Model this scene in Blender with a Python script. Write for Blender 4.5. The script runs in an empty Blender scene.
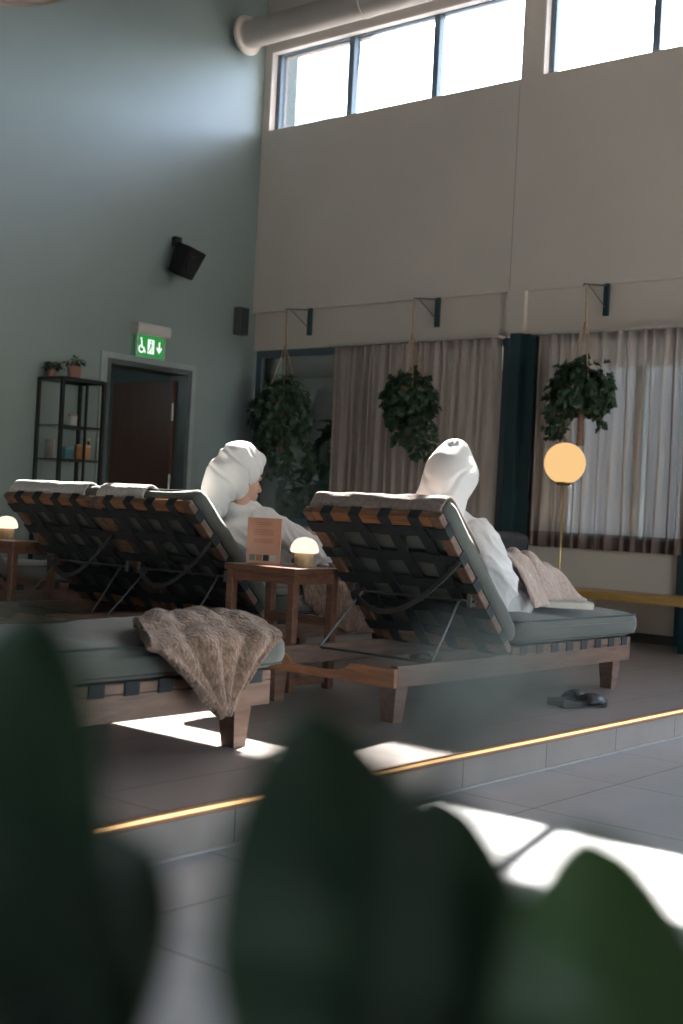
import bpy, bmesh, math, random
import numpy as np
from mathutils import Vector, Matrix, Euler, noise
random.seed(7)
scene = bpy.context.scene
PI = math.pi

# ------------------------------------------------------------------ camera
cam_d = bpy.data.cameras.new('camera')
cam = bpy.data.objects.new('camera', cam_d)
scene.collection.objects.link(cam)
scene.camera = cam
cam_d.sensor_fit = 'VERTICAL'
cam_d.sensor_height = 36.0
cam_d.sensor_width = 24.0
cam_d.lens = 1263.7 * 36.0 / 1024.0
cam_d.clip_start = 0.02
yaw, pitch, roll = math.radians(39.534), 0.00068, math.radians(-2.9889)
fw = Vector((-math.sin(yaw) * math.cos(pitch), math.cos(yaw) * math.cos(pitch), math.sin(pitch)))
rt = Vector((math.cos(yaw), math.sin(yaw), 0))
dn = fw.cross(rt)
r2 = rt * math.cos(roll) + dn * math.sin(roll)
d2 = dn * math.cos(roll) - rt * math.sin(roll)
m3 = Matrix((r2, -d2, -fw)).transposed()
EYE = Vector((0, 0, 0.99))
cam.matrix_world = Matrix.Translation(EYE) @ m3.to_4x4()
cam_d.dof.use_dof = True
cam_d.dof.focus_distance = 6.2
cam_d.dof.aperture_fstop = 2.8

# ------------------------------------------------------------------ light and exposure
vs = scene.view_settings
vs.view_transform = 'Standard'
vs.look = 'None'
vs.gamma = 1.0
vs.use_curve_mapping = False
vs.exposure = 0.36
SUN_DIR = Vector((-0.27, 1.0, 0.90)).normalized()     # towards the sun
world = bpy.data.worlds.new('sky')
scene.world = world
world.use_nodes = True
wn = world.node_tree
wn.nodes.clear()
sky = wn.nodes.new('ShaderNodeTexSky')
sky.sky_type = 'NISHITA'
sky.sun_disc = False
sky.sun_elevation = math.radians(38)
sky.sun_rotation = math.atan2(-0.27, 1.0)
bgn = wn.nodes.new('ShaderNodeBackground')
bgn.inputs['Strength'].default_value = 2.2
wo = wn.nodes.new('ShaderNodeOutputWorld')
hs = wn.nodes.new('ShaderNodeHueSaturation'); hs.inputs['Saturation'].default_value = 0.92
wn.links.new(sky.outputs[0], hs.inputs['Color']); wn.links.new(hs.outputs[0], bgn.inputs[0])
wn.links.new(bgn.outputs[0], wo.inputs[0])
sd = bpy.data.lights.new('sun', 'SUN')
sd.energy = 70.0
sd.angle = math.radians(0.6)
sd.color = (1.0, 0.95, 0.88)
sun = bpy.data.objects.new('sun', sd)
scene.collection.objects.link(sun)
sun.rotation_euler = (-SUN_DIR).to_track_quat('-Z', 'Y').to_euler()
sun.location = (-4, 12, 9)

def portal(name, loc, w, h, d):
    l = bpy.data.lights.new(name, 'AREA')
    l.shape = 'RECTANGLE'; l.size = w; l.size_y = h
    l.cycles.is_portal = True
    o = bpy.data.objects.new(name, l)
    scene.collection.objects.link(o)
    o.location = loc
    o.rotation_euler = Vector(d).to_track_quat('-Z', 'Y').to_euler()

# ------------------------------------------------------------------ helpers
COL = scene.collection
def link(name, me, mat, parent=None, smooth=False):
    o = bpy.data.objects.new(name, me)
    COL.objects.link(o)
    if mat is not None:
        me.materials.clear()
        for m in (mat if isinstance(mat, (list, tuple)) else [mat]): me.materials.append(m)
    if parent is not None: o.parent = parent
    if smooth:
        for p in me.polygons: p.use_smooth = True
    return o
def obj(name, bm, mat, parent=None, smooth=False, sharp=None):
    me = bpy.data.meshes.new(name)
    bmesh.ops.recalc_face_normals(bm, faces=bm.faces)
    if sharp:
        for e in bm.edges:
            e.smooth = not (len(e.link_faces) == 2 and e.calc_face_angle(0) > math.radians(sharp))
    bm.to_mesh(me); bm.free()
    return link(name, me, mat, parent, smooth or bool(sharp))
def objs(name, bm, mat, parent=None, smooth=False, sharp=None):
    # one object per connected piece
    bm.verts.index_update(); seen = set(); out = []
    for v0 in list(bm.verts):
        if v0 in seen: continue
        st = [v0]; comp = {v0}
        while st:
            v = st.pop()
            for e in v.link_edges:
                w = e.other_vert(v)
                if w not in comp: comp.add(w); st.append(w)
        seen |= comp
        nb = bmesh.new(); mp = {}
        for v in comp: mp[v] = nb.verts.new(v.co)
        fs = {f for v in comp for f in v.link_faces}
        for f in fs: nb.faces.new([mp[v] for v in f.verts]).smooth = f.smooth
        out.append(obj(name, nb, mat, parent, smooth, sharp))
    bm.free()
    return out
def tag(o, label, cat, group=None):
    o['label'] = label; o['category'] = cat
    if group: o['group'] = group
    return o
def thing(name, label, cat, loc=(0, 0, 0), rotz=0, group=None):
    o = bpy.data.objects.new(name, None); COL.objects.link(o)
    o.empty_display_size = 0.1
    o.location = loc; o.rotation_euler = (0, 0, rotz)
    return tag(o, label, cat, group)
def struct(name, bm, mat, parent=None, **k):
    o = obj(name, bm, mat, parent, **k)
    if parent is None: o['kind'] = 'structure'
    return o
def dup(root, loc, rotz=None, label=None):
    r = root.copy(); COL.objects.link(r); r.location = loc
    if rotz is not None: r.rotation_euler = (0, 0, rotz)
    if label: r['label'] = label
    for ch in list(root.children):
        c = ch.copy(); COL.objects.link(c); c.parent = r
        for g in list(ch.children):
            d = g.copy(); COL.objects.link(d); d.parent = c
    return r
def box(bm, a, b, bev=0.0, M=None, seg=2):
    a, b = Vector(a), Vector(b)
    r = bmesh.ops.create_cube(bm, size=1.0)
    vs_ = r['verts']
    c = (a + b) / 2; s = b - a
    for v in vs_: v.co = Vector((v.co.x * s.x + c.x, v.co.y * s.y + c.y, v.co.z * s.z + c.z))
    if bev > 0:
        es = list({e for v in vs_ for e in v.link_edges})
        rr = bmesh.ops.bevel(bm, geom=es, offset=bev, segments=seg, affect='EDGES', profile=0.6)
        vs_ = list({v for f in rr['faces'] for v in f.verts} | {v for v in vs_ if v.is_valid})
    if M is not None:
        for v in vs_: v.co = M @ v.co
    return vs_
def tube(bm, pts, r, n=10, closed=False, caps=True):
    pts = [Vector(p) for p in pts]
    N = len(pts); rings = []
    up = None
    for i, p in enumerate(pts):
        if closed: t = pts[(i + 1) % N] - pts[i - 1]
        else: t = pts[min(i + 1, N - 1)] - pts[max(i - 1, 0)]
        t = t.normalized() if t.length > 1e-9 else Vector((0, 0, 1))
        if up is None:
            up = Vector((0, 0, 1)) if abs(t.z) < 0.9 else Vector((1, 0, 0))
        s = t.cross(up).normalized(); up = s.cross(t).normalized()
        ri = r[i] if isinstance(r, (list, tuple)) else r
        rings.append([bm.verts.new(p + (s * math.cos(2 * PI * k / n) + up * math.sin(2 * PI * k / n)) * ri) for k in range(n)])
    M = N if closed else N - 1
    for i in range(M):
        A, B = rings[i], rings[(i + 1) % N]
        for k in range(n): bm.faces.new((A[k], A[(k + 1) % n], B[(k + 1) % n], B[k]))
    if caps and not closed:
        bm.faces.new(rings[0][::-1]); bm.faces.new(rings[-1])
def ribbon(bm, pts, side, w, t):
    side = Vector(side).normalized(); pts = [Vector(p) for p in pts]; R = []
    for i, p in enumerate(pts):
        d = (pts[min(i + 1, len(pts) - 1)] - pts[max(i - 1, 0)]).normalized()
        s = (side - d * side.dot(d)).normalized(); n = d.cross(s)
        R.append([bm.verts.new(p + s * a * w / 2 + n * b * t / 2) for a, b in ((-1, -1), (1, -1), (1, 1), (-1, 1))])
    for A, B in zip(R, R[1:]):
        for k in range(4): bm.faces.new((A[k], A[(k + 1) % 4], B[(k + 1) % 4], B[k]))
    bm.faces.new(R[0][::-1]); bm.faces.new(R[-1])
def lathe(bm, prof, n=32, c=(0, 0, 0), M=None):
    c = Vector(c); rings = []
    for r, z in prof:
        if r < 1e-6: rings.append([bm.verts.new(c + Vector((0, 0, z)))])
        else: rings.append([bm.verts.new(c + Vector((r * math.cos(2 * PI * k / n), r * math.sin(2 * PI * k / n), z))) for k in range(n)])
    for A, B in zip(rings, rings[1:]):
        for k in range(n):
            a = A[k % len(A)]; a2 = A[(k + 1) % len(A)]; b = B[k % len(B)]; b2 = B[(k + 1) % len(B)]
            f = [a]
            for v in (a2, b2, b):
                if v not in f: f.append(v)
            if len(f) > 2: bm.faces.new(f)
    if M is not None:
        for R in rings:
            for v in R: v.co = M @ v.co
def prism(bm, poly, fn, t0, t1):
    A = [bm.verts.new(fn(p[0], p[1], t0)) for p in poly]; B = [bm.verts.new(fn(p[0], p[1], t1)) for p in poly]
    n = len(poly)
    for k in range(n): bm.faces.new((A[k], A[(k + 1) % n], B[(k + 1) % n], B[k]))
    bm.faces.new(A[::-1]); bm.faces.new(B)
def taper(bm, top, bot, s1, s0):
    # square leg from top centre to bottom centre
    t, b = Vector(top), Vector(bot)
    A = [bm.verts.new(t + Vector((x * s1[0] / 2, y * s1[1] / 2, 0))) for x, y in ((-1, -1), (1, -1), (1, 1), (-1, 1))]
    B = [bm.verts.new(b + Vector((x * s0[0] / 2, y * s0[1] / 2, 0))) for x, y in ((-1, -1), (1, -1), (1, 1), (-1, 1))]
    for k in range(4): bm.faces.new((A[k], A[(k + 1) % 4], B[(k + 1) % 4], B[k]))
    bm.faces.new(A); bm.faces.new(B[::-1])
def capsule(bm, p0, p1, r0, r1, n=16, m=5, sq=None):
    p0, p1 = Vector(p0), Vector(p1); d = p1 - p0
    L = d.length
    q = d.to_track_quat('Z', 'Y') if L > 1e-6 else Vector((0, 0, 1)).to_track_quat('Z', 'Y')
    prof = [(r0 * math.sin(a), -r0 * math.cos(a)) for a in [PI / 2 * i / m for i in range(m + 1)]]
    prof += [(r1 * math.cos(a), L + r1 * math.sin(a)) for a in [PI / 2 * i / m for i in range(m + 1)]]
    prof[0] = (0, -r0); prof[-1] = (0, L + r1)
    lathe(bm, prof, n, M=Matrix.Translation(p0) @ q.to_matrix().to_4x4())
def ellipsoid(bm, c, r, rot=None, n=24):
    M = Matrix.Translation(Vector(c)) @ (rot.to_matrix().to_4x4() if rot else Matrix()) @ Matrix.Diagonal((r[0], r[1], r[2], 1))
    bmesh.ops.create_uvsphere(bm, u_segments=n, v_segments=n // 2, radius=1.0, matrix=M)
def remeshed(bm, voxel, smooth=4, disp=None):
    me = bpy.data.meshes.new('tmp'); bm.to_mesh(me); bm.free()
    o = bpy.data.objects.new('tmp', me); COL.objects.link(o)
    md = o.modifiers.new('r', 'REMESH'); md.mode = 'VOXEL'; md.voxel_size = voxel
    if smooth:
        s = o.modifiers.new('s', 'SMOOTH'); s.iterations = smooth; s.factor = 0.6
    dg = bpy.context.evaluated_depsgraph_get()
    out = bpy.data.meshes.new_from_object(o.evaluated_get(dg))
    bpy.data.objects.remove(o); bpy.data.meshes.remove(me)
    if disp:
        out.update()
        co = [v.co.copy() for v in out.vertices]; no = [v.normal.copy() for v in out.vertices]
        for v, c, n in zip(out.vertices, co, no): v.co = c + n * disp(c, n)
        out.update()
    return out

# ------------------------------------------------------------------ materials
def new_mat(name):
    m = bpy.data.materials.new(name); m.use_nodes = True
    nt = m.node_tree
    return m, nt, nt.nodes['Principled BSDF'], nt.nodes['Material Output']
def N(nt, t, **k):
    n = nt.nodes.new(t)
    for a, b in k.items(): setattr(n, a, b)
    return n
def mat(name, col, rough=0.5, var=0.08, vscale=6.0, bump=0.0, bscale=60.0, spec=0.5, metal=0.0, stretch=(1, 1, 1), sheen=0.0, coord='Object', detail=4):
    m, nt, p, out = new_mat(name)
    tc = N(nt, 'ShaderNodeTexCoord'); mp = N(nt, 'ShaderNodeMapping'); mp.inputs['Scale'].default_value = stretch
    nt.links.new(tc.outputs[coord], mp.inputs[0])
    nz = N(nt, 'ShaderNodeTexNoise'); nz.inputs['Scale'].default_value = vscale; nz.inputs['Detail'].default_value = detail
    nt.links.new(mp.outputs[0], nz.inputs['Vector'])
    cr = N(nt, 'ShaderNodeValToRGB')
    cr.color_ramp.elements[0].position = 0.3; cr.color_ramp.elements[1].position = 0.7
    cr.color_ramp.elements[0].color = tuple(c * (1 - var) for c in col) + (1,)
    cr.color_ramp.elements[1].color = tuple(min(1, c * (1 + var)) for c in col) + (1,)
    nt.links.new(nz.outputs[0], cr.inputs[0]); nt.links.new(cr.outputs[0], p.inputs['Base Color'])
    p.inputs['Roughness'].default_value = rough
    p.inputs['Specular IOR Level'].default_value = spec
    p.inputs['Metallic'].default_value = metal
    if sheen: p.inputs['Sheen Weight'].default_value = sheen
    if bump:
        b = N(nt, 'ShaderNodeTexNoise'); b.inputs['Scale'].default_value = bscale; b.inputs['Detail'].default_value = 3
        nt.links.new(mp.outputs[0], b.inputs['Vector'])
        bb = N(nt, 'ShaderNodeBump'); bb.inputs['Strength'].default_value = bump; bb.inputs['Distance'].default_value = 0.01
        nt.links.new(b.outputs[0], bb.inputs['Height']); nt.links.new(bb.outputs[0], p.inputs['Normal'])
    return m
def wood(name, c0, c1, rough=0.45, axis=(1, 12, 12), coord='Object', scale=3.0):
    m, nt, p, out = new_mat(name)
    tc = N(nt, 'ShaderNodeTexCoord'); mp = N(nt, 'ShaderNodeMapping'); mp.inputs['Scale'].default_value = axis
    nt.links.new(tc.outputs[coord], mp.inputs[0])
    nz = N(nt, 'ShaderNodeTexNoise'); nz.inputs['Scale'].default_value = scale; nz.inputs['Detail'].default_value = 6; nz.inputs['Distortion'].default_value = 1.2
    nt.links.new(mp.outputs[0], nz.inputs['Vector'])
    cr = N(nt, 'ShaderNodeValToRGB'); cr.color_ramp.elements[0].position = 0.3; cr.color_ramp.elements[1].position = 0.75
    cr.color_ramp.elements[0].color = c0 + (1,); cr.color_ramp.elements[1].color = c1 + (1,)
    nt.links.new(nz.outputs[0], cr.inputs[0]); nt.links.new(cr.outputs[0], p.inputs['Base Color'])
    p.inputs['Roughness'].default_value = rough
    b = N(nt, 'ShaderNodeBump'); b.inputs['Strength'].default_value = 0.15; b.inputs['Distance'].default_value = 0.003
    nt.links.new(nz.outputs[0], b.inputs['Height']); nt.links.new(b.outputs[0], p.inputs['Normal'])
    return m
def tiles(name, c0, c1, grout, size, off, rough):
    m, nt, p, out = new_mat(name)
    g = N(nt, 'ShaderNodeNewGeometry'); mp = N(nt, 'ShaderNodeMapping'); mp.inputs['Location'].default_value = (-off[0], -off[1], 0)
    nt.links.new(g.outputs['Position'], mp.inputs[0])
    br = N(nt, 'ShaderNodeTexBrick'); br.offset = 0.0; br.squash = 1.0
    br.inputs['Scale'].default_value = 1.0; br.inputs['Brick Width'].default_value = size[0]; br.inputs['Row Height'].default_value = size[1]
    br.inputs['Mortar Size'].default_value = 0.0025; br.inputs['Mortar Smooth'].default_value = 0.1
    br.inputs['Color1'].default_value = c0 + (1,); br.inputs['Color2'].default_value = c1 + (1,); br.inputs['Mortar'].default_value = grout + (1,)
    nt.links.new(mp.outputs[0], br.inputs['Vector'])
    nz = N(nt, 'ShaderNodeTexNoise'); nz.inputs['Scale'].default_value = 5; nz.inputs['Detail'].default_value = 8
    nt.links.new(g.outputs['Position'], nz.inputs['Vector'])
    mx = N(nt, 'ShaderNodeMixRGB', blend_type='MULTIPLY'); mx.inputs[0].default_value = 0.35
    nt.links.new(br.outputs['Color'], mx.inputs[1]); nt.links.new(nz.outputs[0], mx.inputs[2]); nt.links.new(mx.outputs[0], p.inputs['Base Color'])
    mr = N(nt, 'ShaderNodeMapRange'); mr.inputs['To Min'].default_value = rough - 0.06; mr.inputs['To Max'].default_value = rough + 0.08
    nt.links.new(nz.outputs[0], mr.inputs[0]); nt.links.new(mr.outputs[0], p.inputs['Roughness'])
    b = N(nt, 'ShaderNodeBump'); b.inputs['Strength'].default_value = 0.4; b.inputs['Distance'].default_value = 0.002; b.invert = True
    nt.links.new(br.outputs['Fac'], b.inputs['Height']); nt.links.new(b.outputs[0], p.inputs['Normal'])
    return m
def emit(name, col, strength):
    m, nt, p, out = new_mat(name)
    e = N(nt, 'ShaderNodeEmission'); e.inputs[0].default_value = col + (1,); e.inputs[1].default_value = strength
    nt.links.new(e.outputs[0], out.inputs[0])
    return m
def knit(name, c0, c1, scale=90.0, depth=0.006):
    m, nt, p, out = new_mat(name)
    tc = N(nt, 'ShaderNodeTexCoord')
    v = N(nt, 'ShaderNodeTexVoronoi'); v.inputs['Scale'].default_value = scale
    nz = N(nt, 'ShaderNodeTexNoise'); nz.inputs['Scale'].default_value = scale * 0.35; nz.inputs['Detail'].default_value = 4
    nt.links.new(tc.outputs['Object'], v.inputs['Vector']); nt.links.new(tc.outputs['Object'], nz.inputs['Vector'])
    cr = N(nt, 'ShaderNodeValToRGB'); cr.color_ramp.elements[0].position = 0.25; cr.color_ramp.elements[1].position = 0.7
    cr.color_ramp.elements[0].color = c0 + (1,); cr.color_ramp.elements[1].color = c1 + (1,)
    nt.links.new(nz.outputs[0], cr.inputs[0]); nt.links.new(cr.outputs[0], p.inputs['Base Color'])
    p.inputs['Roughness'].default_value = 0.95; p.inputs['Specular IOR Level'].default_value = 0.15; p.inputs['Sheen Weight'].default_value = 0.3
    b = N(nt, 'ShaderNodeBump'); b.invert = True; b.inputs['Strength'].default_value = 0.9; b.inputs['Distance'].default_value = depth
    nt.links.new(v.outputs['Distance'], b.inputs['Height']); nt.links.new(b.outputs[0], p.inputs['Normal'])
    return m
def glass(name, tint=(1, 1, 1), gl=0.9):
    m, nt, p, out = new_mat(name)
    t = N(nt, 'ShaderNodeBsdfTransparent'); t.inputs[0].default_value = tint + (1,)
    g = N(nt, 'ShaderNodeBsdfGlossy'); g.inputs['Roughness'].default_value = 0.02
    f = N(nt, 'ShaderNodeFresnel'); f.inputs[0].default_value = 1.45
    mm = N(nt, 'ShaderNodeMath', operation='MULTIPLY'); mm.inputs[1].default_value = gl
    x = N(nt, 'ShaderNodeMixShader')
    nt.links.new(f.outputs[0], mm.inputs[0]); nt.links.new(mm.outputs[0], x.inputs[0])
    nt.links.new(t.outputs[0], x.inputs[1]); nt.links.new(g.outputs[0], x.inputs[2]); nt.links.new(x.outputs[0], out.inputs[0])
    return m
def sheer(name, col, transp, trans):
    m, nt, p, out = new_mat(name)
    tc = N(nt, 'ShaderNodeTexCoord'); mp = N(nt, 'ShaderNodeMapping'); mp.inputs['Scale'].default_value = (260, 260, 90)
    nt.links.new(tc.outputs['Object'], mp.inputs[0])
    nz = N(nt, 'ShaderNodeTexNoise'); nz.inputs['Scale'].default_value = 1; nt.links.new(mp.outputs[0], nz.inputs['Vector'])
    cr = N(nt, 'ShaderNodeValToRGB'); cr.color_ramp.elements[0].color = tuple(c * 0.8 for c in col) + (1,); cr.color_ramp.elements[1].color = tuple(c * 1.15 for c in col) + (1,)
    nt.links.new(nz.outputs[0], cr.inputs[0])
    d = N(nt, 'ShaderNodeBsdfDiffuse'); t = N(nt, 'ShaderNodeBsdfTranslucent'); tr = N(nt, 'ShaderNodeBsdfTransparent')
    nt.links.new(cr.outputs[0], d.inputs[0]); nt.links.new(cr.outputs[0], t.inputs[0])
    a = N(nt, 'ShaderNodeMixShader'); a.inputs[0].default_value = trans
    b = N(nt, 'ShaderNodeMixShader'); b.inputs[0].default_value = transp
    nt.links.new(d.outputs[0], a.inputs[1]); nt.links.new(t.outputs[0], a.inputs[2])
    nt.links.new(a.outputs[0], b.inputs[1]); nt.links.new(tr.outputs[0], b.inputs[2]); nt.links.new(b.outputs[0], out.inputs[0])
    return m
def leaf_mat(name, col, rough=0.35, trans=0.25):
    m, nt, p, out = new_mat(name)
    tc = N(nt, 'ShaderNodeTexCoord'); nz = N(nt, 'ShaderNodeTexNoise'); nz.inputs['Scale'].default_value = 14
    nt.links.new(tc.outputs['Object'], nz.inputs['Vector'])
    cr = N(nt, 'ShaderNodeValToRGB'); cr.color_ramp.elements[0].position = .3; cr.color_ramp.elements[1].position = .7
    cr.color_ramp.elements[0].color = tuple(c * .6 for c in col) + (1,); cr.color_ramp.elements[1].color = tuple(c * 1.4 for c in col) + (1,)
    nt.links.new(nz.outputs[0], cr.inputs[0]); nt.links.new(cr.outputs[0], p.inputs['Base Color'])
    p.inputs['Roughness'].default_value = rough
    t = N(nt, 'ShaderNodeBsdfTranslucent'); nt.links.new(cr.outputs[0], t.inputs[0])
    x = N(nt, 'ShaderNodeMixShader'); x.inputs[0].default_value = trans
    nt.links.new(p.outputs[0], x.inputs[1]); nt.links.new(t.outputs[0], x.inputs[2]); nt.links.new(x.outputs[0], out.inputs[0])
    return m

M_beige = mat('beige_wall_paint', (0.68, 0.615, 0.545), 0.55, 0.03, 1.2, 0.05, 200)
M_green = mat('grey_green_wall_paint', (0.205, 0.26, 0.247), 0.44, 0.04, 1.0, 0.03, 160, spec=1.0)
M_ceil = mat('ceiling_paint', (0.24, 0.21, 0.19), 0.8, 0.03)
M_back = mat('far_room_paint', (0.34, 0.36, 0.36), 0.7, 0.03)
M_floor = tiles('blue_grey_floor_tile', (0.42, 0.45, 0.47), (0.455, 0.48, 0.50), (0.07, 0.07, 0.07), (0.63, 0.63), (-2.24, 0.065), 0.42)
M_plat = tiles('brown_grey_platform_tile', (0.17, 0.15, 0.14), (0.195, 0.175, 0.165), (0.05, 0.045, 0.04), (0.9, 0.30), (-2.84 - 0.9 * 8 , 0.0), 0.42)
M_plat = tiles('brown_grey_platform_tile', (0.30, 0.265, 0.25), (0.335, 0.30, 0.285), (0.07, 0.06, 0.055), (0.6, 1.2), (-2.84, 0.0), 0.4)
M_riser = tiles('grey_riser_tile', (0.30, 0.27, 0.24), (0.34, 0.305, 0.275), (0.07, 0.065, 0.06), (0.6, 0.6), (0, 0.3), 0.45)
M_petrol = mat('dark_petrol_paint', (0.018, 0.048, 0.058), 0.28, 0.05)
M_frame = mat('window_frame_metal', (0.09, 0.13, 0.16), 0.4, 0.05)
M_black = mat('black_metal', (0.007, 0.010, 0.010), 0.4, 0.05)
M_steel = mat('dark_steel_rod', (0.16, 0.17, 0.17), 0.35, 0.05, metal=0.8)
M_duct = mat('duct_paint', (0.46, 0.42, 0.38), 0.5, 0.03, 3)
M_wood = wood('oiled_hardwood', (0.105, 0.06, 0.042), (0.22, 0.13, 0.09), 0.42, (12, 1.2, 12))
M_woodx = wood('oiled_hardwood_crossgrain', (0.19, 0.08, 0.036), (0.40, 0.185, 0.085), 0.42, (1.2, 12, 12))
M_tablew = wood('dark_red_brown_wood', (0.10, 0.042, 0.026), (0.20, 0.09, 0.05), 0.38, (2, 12, 12))
M_bench = wood('honey_yellow_wood', (0.42, 0.24, 0.07), (0.60, 0.36, 0.12), 0.35, (1, 10, 10))
M_doorw = wood('dark_brown_door_wood', (0.07, 0.028, 0.018), (0.11, 0.045, 0.028), 0.4, (8, 8, 1))
M_strap = mat('dark_elastic_webbing', (0.016, 0.024, 0.026), 0.75, 0.2, 60, 0.3, 500)
M_cush = mat('green_grey_canvas', (0.092, 0.102, 0.088), 0.85, 0.10, 5, 0.25, 700, sheen=0.3)
M_under = mat('cushion_underside_grey', (0.33, 0.33, 0.32), 0.9, 0.15, 8, 0.2, 400)
M_piping = mat('dark_green_piping', (0.05, 0.07, 0.068), 0.8, 0.1)
M_robe = mat('white_towelling', (0.80, 0.79, 0.79), 0.95, 0.02, 8, 0.35, 260, sheen=0.5, spec=0.1)
M_skin = mat('skin', (0.62, 0.37, 0.27), 0.5, 0.05, 10)
M_throw = knit('brown_knitted_fleece', (0.13, 0.08, 0.055), (0.31, 0.21, 0.155), 85, 0.008)
M_throw2 = knit('pink_beige_knitted_fleece', (0.42, 0.32, 0.27), (0.60, 0.48, 0.42), 110, 0.005)
M_towel = knit('brown_grey_terry', (0.19, 0.145, 0.125), (0.32, 0.255, 0.225), 140, 0.004)
M_towelp = knit('sunlit_terry', (0.45, 0.41, 0.38), (0.66, 0.62, 0.58), 140, 0.004)  # the brown terry made paler, sunlight put into its colour
M_curtain = sheer('brown_grey_sheer_curtain', (0.42, 0.345, 0.305), 0.12, 0.42)
M_hem = sheer('doubled_curtain_hem', (0.22, 0.17, 0.15), 0.03, 0.3)
M_glass = glass('clear_glass')
M_cabglass = glass('cabinet_glass', (1, 1, 1), .35)
M_glassd = glass('lower_window_glass', (0.85, 0.9, 0.9), 1.6)
M_leaf = leaf_mat('ivy_leaf_green', (0.035, 0.075, 0.04), 0.4, 0.2)
M_leaf2 = leaf_mat('big_dark_leaf_green', (0.03, 0.07, 0.04), 0.35, 0.2)
M_fleaf = leaf_mat('near_leaf_deep_green', (0.012, 0.032, 0.014), 0.5, 0.2)
M_fleaf2 = leaf_mat('near_leaf_fresh_green', (0.035, 0.075, 0.022), 0.5, 0.3)
M_fleaf3 = leaf_mat('lit_pale_green_leaf', (0.20, 0.24, 0.22), 0.3, 0.3)  # bright light on one near leaf, put into a pale colour
M_rope = mat('jute_rope', (0.42, 0.28, 0.17), 0.9, 0.15, 60, 0.4, 300)
M_stem = mat('brown_stem', (0.14, 0.09, 0.05), 0.8, 0.2, 30)
M_terra = mat('terracotta', (0.26, 0.13, 0.10), 0.8, 0.1, 20)
M_soil = mat('potting_soil', (0.03, 0.02, 0.015), 1.0, 0.4, 80, 0.6, 200)
M_white = mat('white_plastic', (0.55, 0.52, 0.49), 0.45, 0.02)
M_rubber = mat('black_rubber', (0.012, 0.013, 0.014), 0.42, 0.1)
M_brass = mat('brass', (0.62, 0.45, 0.18), 0.3, 0.04, metal=0.9)
M_lwood = wood('pale_beech', (0.62, 0.42, 0.22), (0.78, 0.57, 0.33), 0.4, (14, 14, 1.5))
M_globe = emit('warm_opal_glass', (1.0, 0.62, 0.27), .76)
M_mush = emit('warm_white_opal_glass', (1.0, 0.84, 0.66), 1.0)
M_led = emit('warm_led', (1.0, 0.58, 0.25), 2.0)
M_anth = mat('anthracite_upholstery', (0.035, 0.04, 0.045), 0.9, 0.15, 20, 0.3, 400)
M_paper = mat('book_paper', (0.75, 0.70, 0.62), 0.9, 0.03)
M_salmon = mat('salmon_cover', (0.66, 0.36, 0.25), 0.6, 0.03)

# ------------------------------------------------------------------ the room
YW, XL, TOP, PZ = 8.76, -8.46, 6.3, 0.14
XR, YB = 6.5, -5.0
bm = bmesh.new(); box(bm, (-2.57, YB, -0.1), (XR, YW + .3, 0.0)); struct('floor', bm, M_floor)
bm = bmesh.new(); box(bm, (XL, YB, -0.1), (-2.575, YW, PZ)); o = struct('platform', bm, [M_plat, M_riser])
for p in o.data.polygons:
    if p.normal.x > 0.9: p.material_index = 1
bm = bmesh.new(); box(bm, (XL - .3, YB - .3, TOP), (XR + .3, YW + .45, TOP + .2)); struct('ceiling', bm, M_ceil)

# left wall with a door opening
DY0, DY1, DZ = 7.0, 7.99, PZ + 2.07
bm = bmesh.new()
for a, b in (((YB - .3, 0), (DY0, TOP)), ((DY1, 0), (YW + .45, TOP)), ((DY0, DZ), (DY1, TOP))):
    box(bm, (XL - .22, a[0], a[1]), (XL, b[0], b[1]))
struct('wall_left', bm, M_green)
# window wall: bays, clerestory openings, recessed fascia, low parapet panels
SILL, HEAD = 4.60, 5.36
bays = [(-8.385, -5.565), (-5.375, -2.555), (-2.365, 0.455), (0.645, 3.465), (3.655, 6.4)]
bm = bmesh.new()
YI, YO = 8.755, 9.0
box(bm, (XL - .22, YI, 2.86), (XR, YO, SILL)); box(bm, (XL - .22, YI, HEAD), (XR, YO, TOP))
edges = [XL - .22] + [v for b in bays for v in b] + [XR]
for i in range(0, len(edges), 2): box(bm, (edges[i], YI, SILL), (edges[i + 1], YO, HEAD))
struct('wall_window', bm, M_beige)
bm = bmesh.new(); box(bm, (XL, 8.80, 2.50), (XR, YO - .01, 2.86)); struct('trim_1', bm, M_beige)        # recessed fascia
bm = bmesh.new()
for i, (a, b) in enumerate(bays): box(bm, (b - .02, 8.752, 2.49), (b + .14, 8.82, 2.87))
struct('trim_2', bm, M_beige)
bm = bmesh.new()
for i, (a, b) in enumerate(bays):                         # thin joint line beside each pier
    box(bm, (b - .012, 8.7535, 2.86), (b - .008, 8.757, SILL - .05))
struct('trim_3', bm, mat('joint_shadow_gap', (0.25, 0.225, 0.2), 0.8))
bm = bmesh.new()
for (a, b) in ((-5.27, -3.98), (-3.86, -2.45), (-2.1, 0.7), (1.0, 3.85), (4.1, XR)):
    box(bm, (a, 8.74, PZ + .07 if a < -2.5 else .07), (b, YO - .01, 0.845), 0.004)
struct('wall_parapet', bm, M_beige)
bm = bmesh.new(); box(bm, (XL, 8.76, 0), (-5.27, YO - .02, 0.845))
struct('wall_parapet_left', bm, M_back)
bm = bmesh.new(); box(bm, (XL, 8.72, PZ), (-2.57, 8.76, PZ + .07)); box(bm, (-2.57, 8.72, 0), (XR, 8.76, .07))
struct('baseboard_window', bm, mat('dark_skirting', (0.07, 0.075, 0.08), 0.5))
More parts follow.
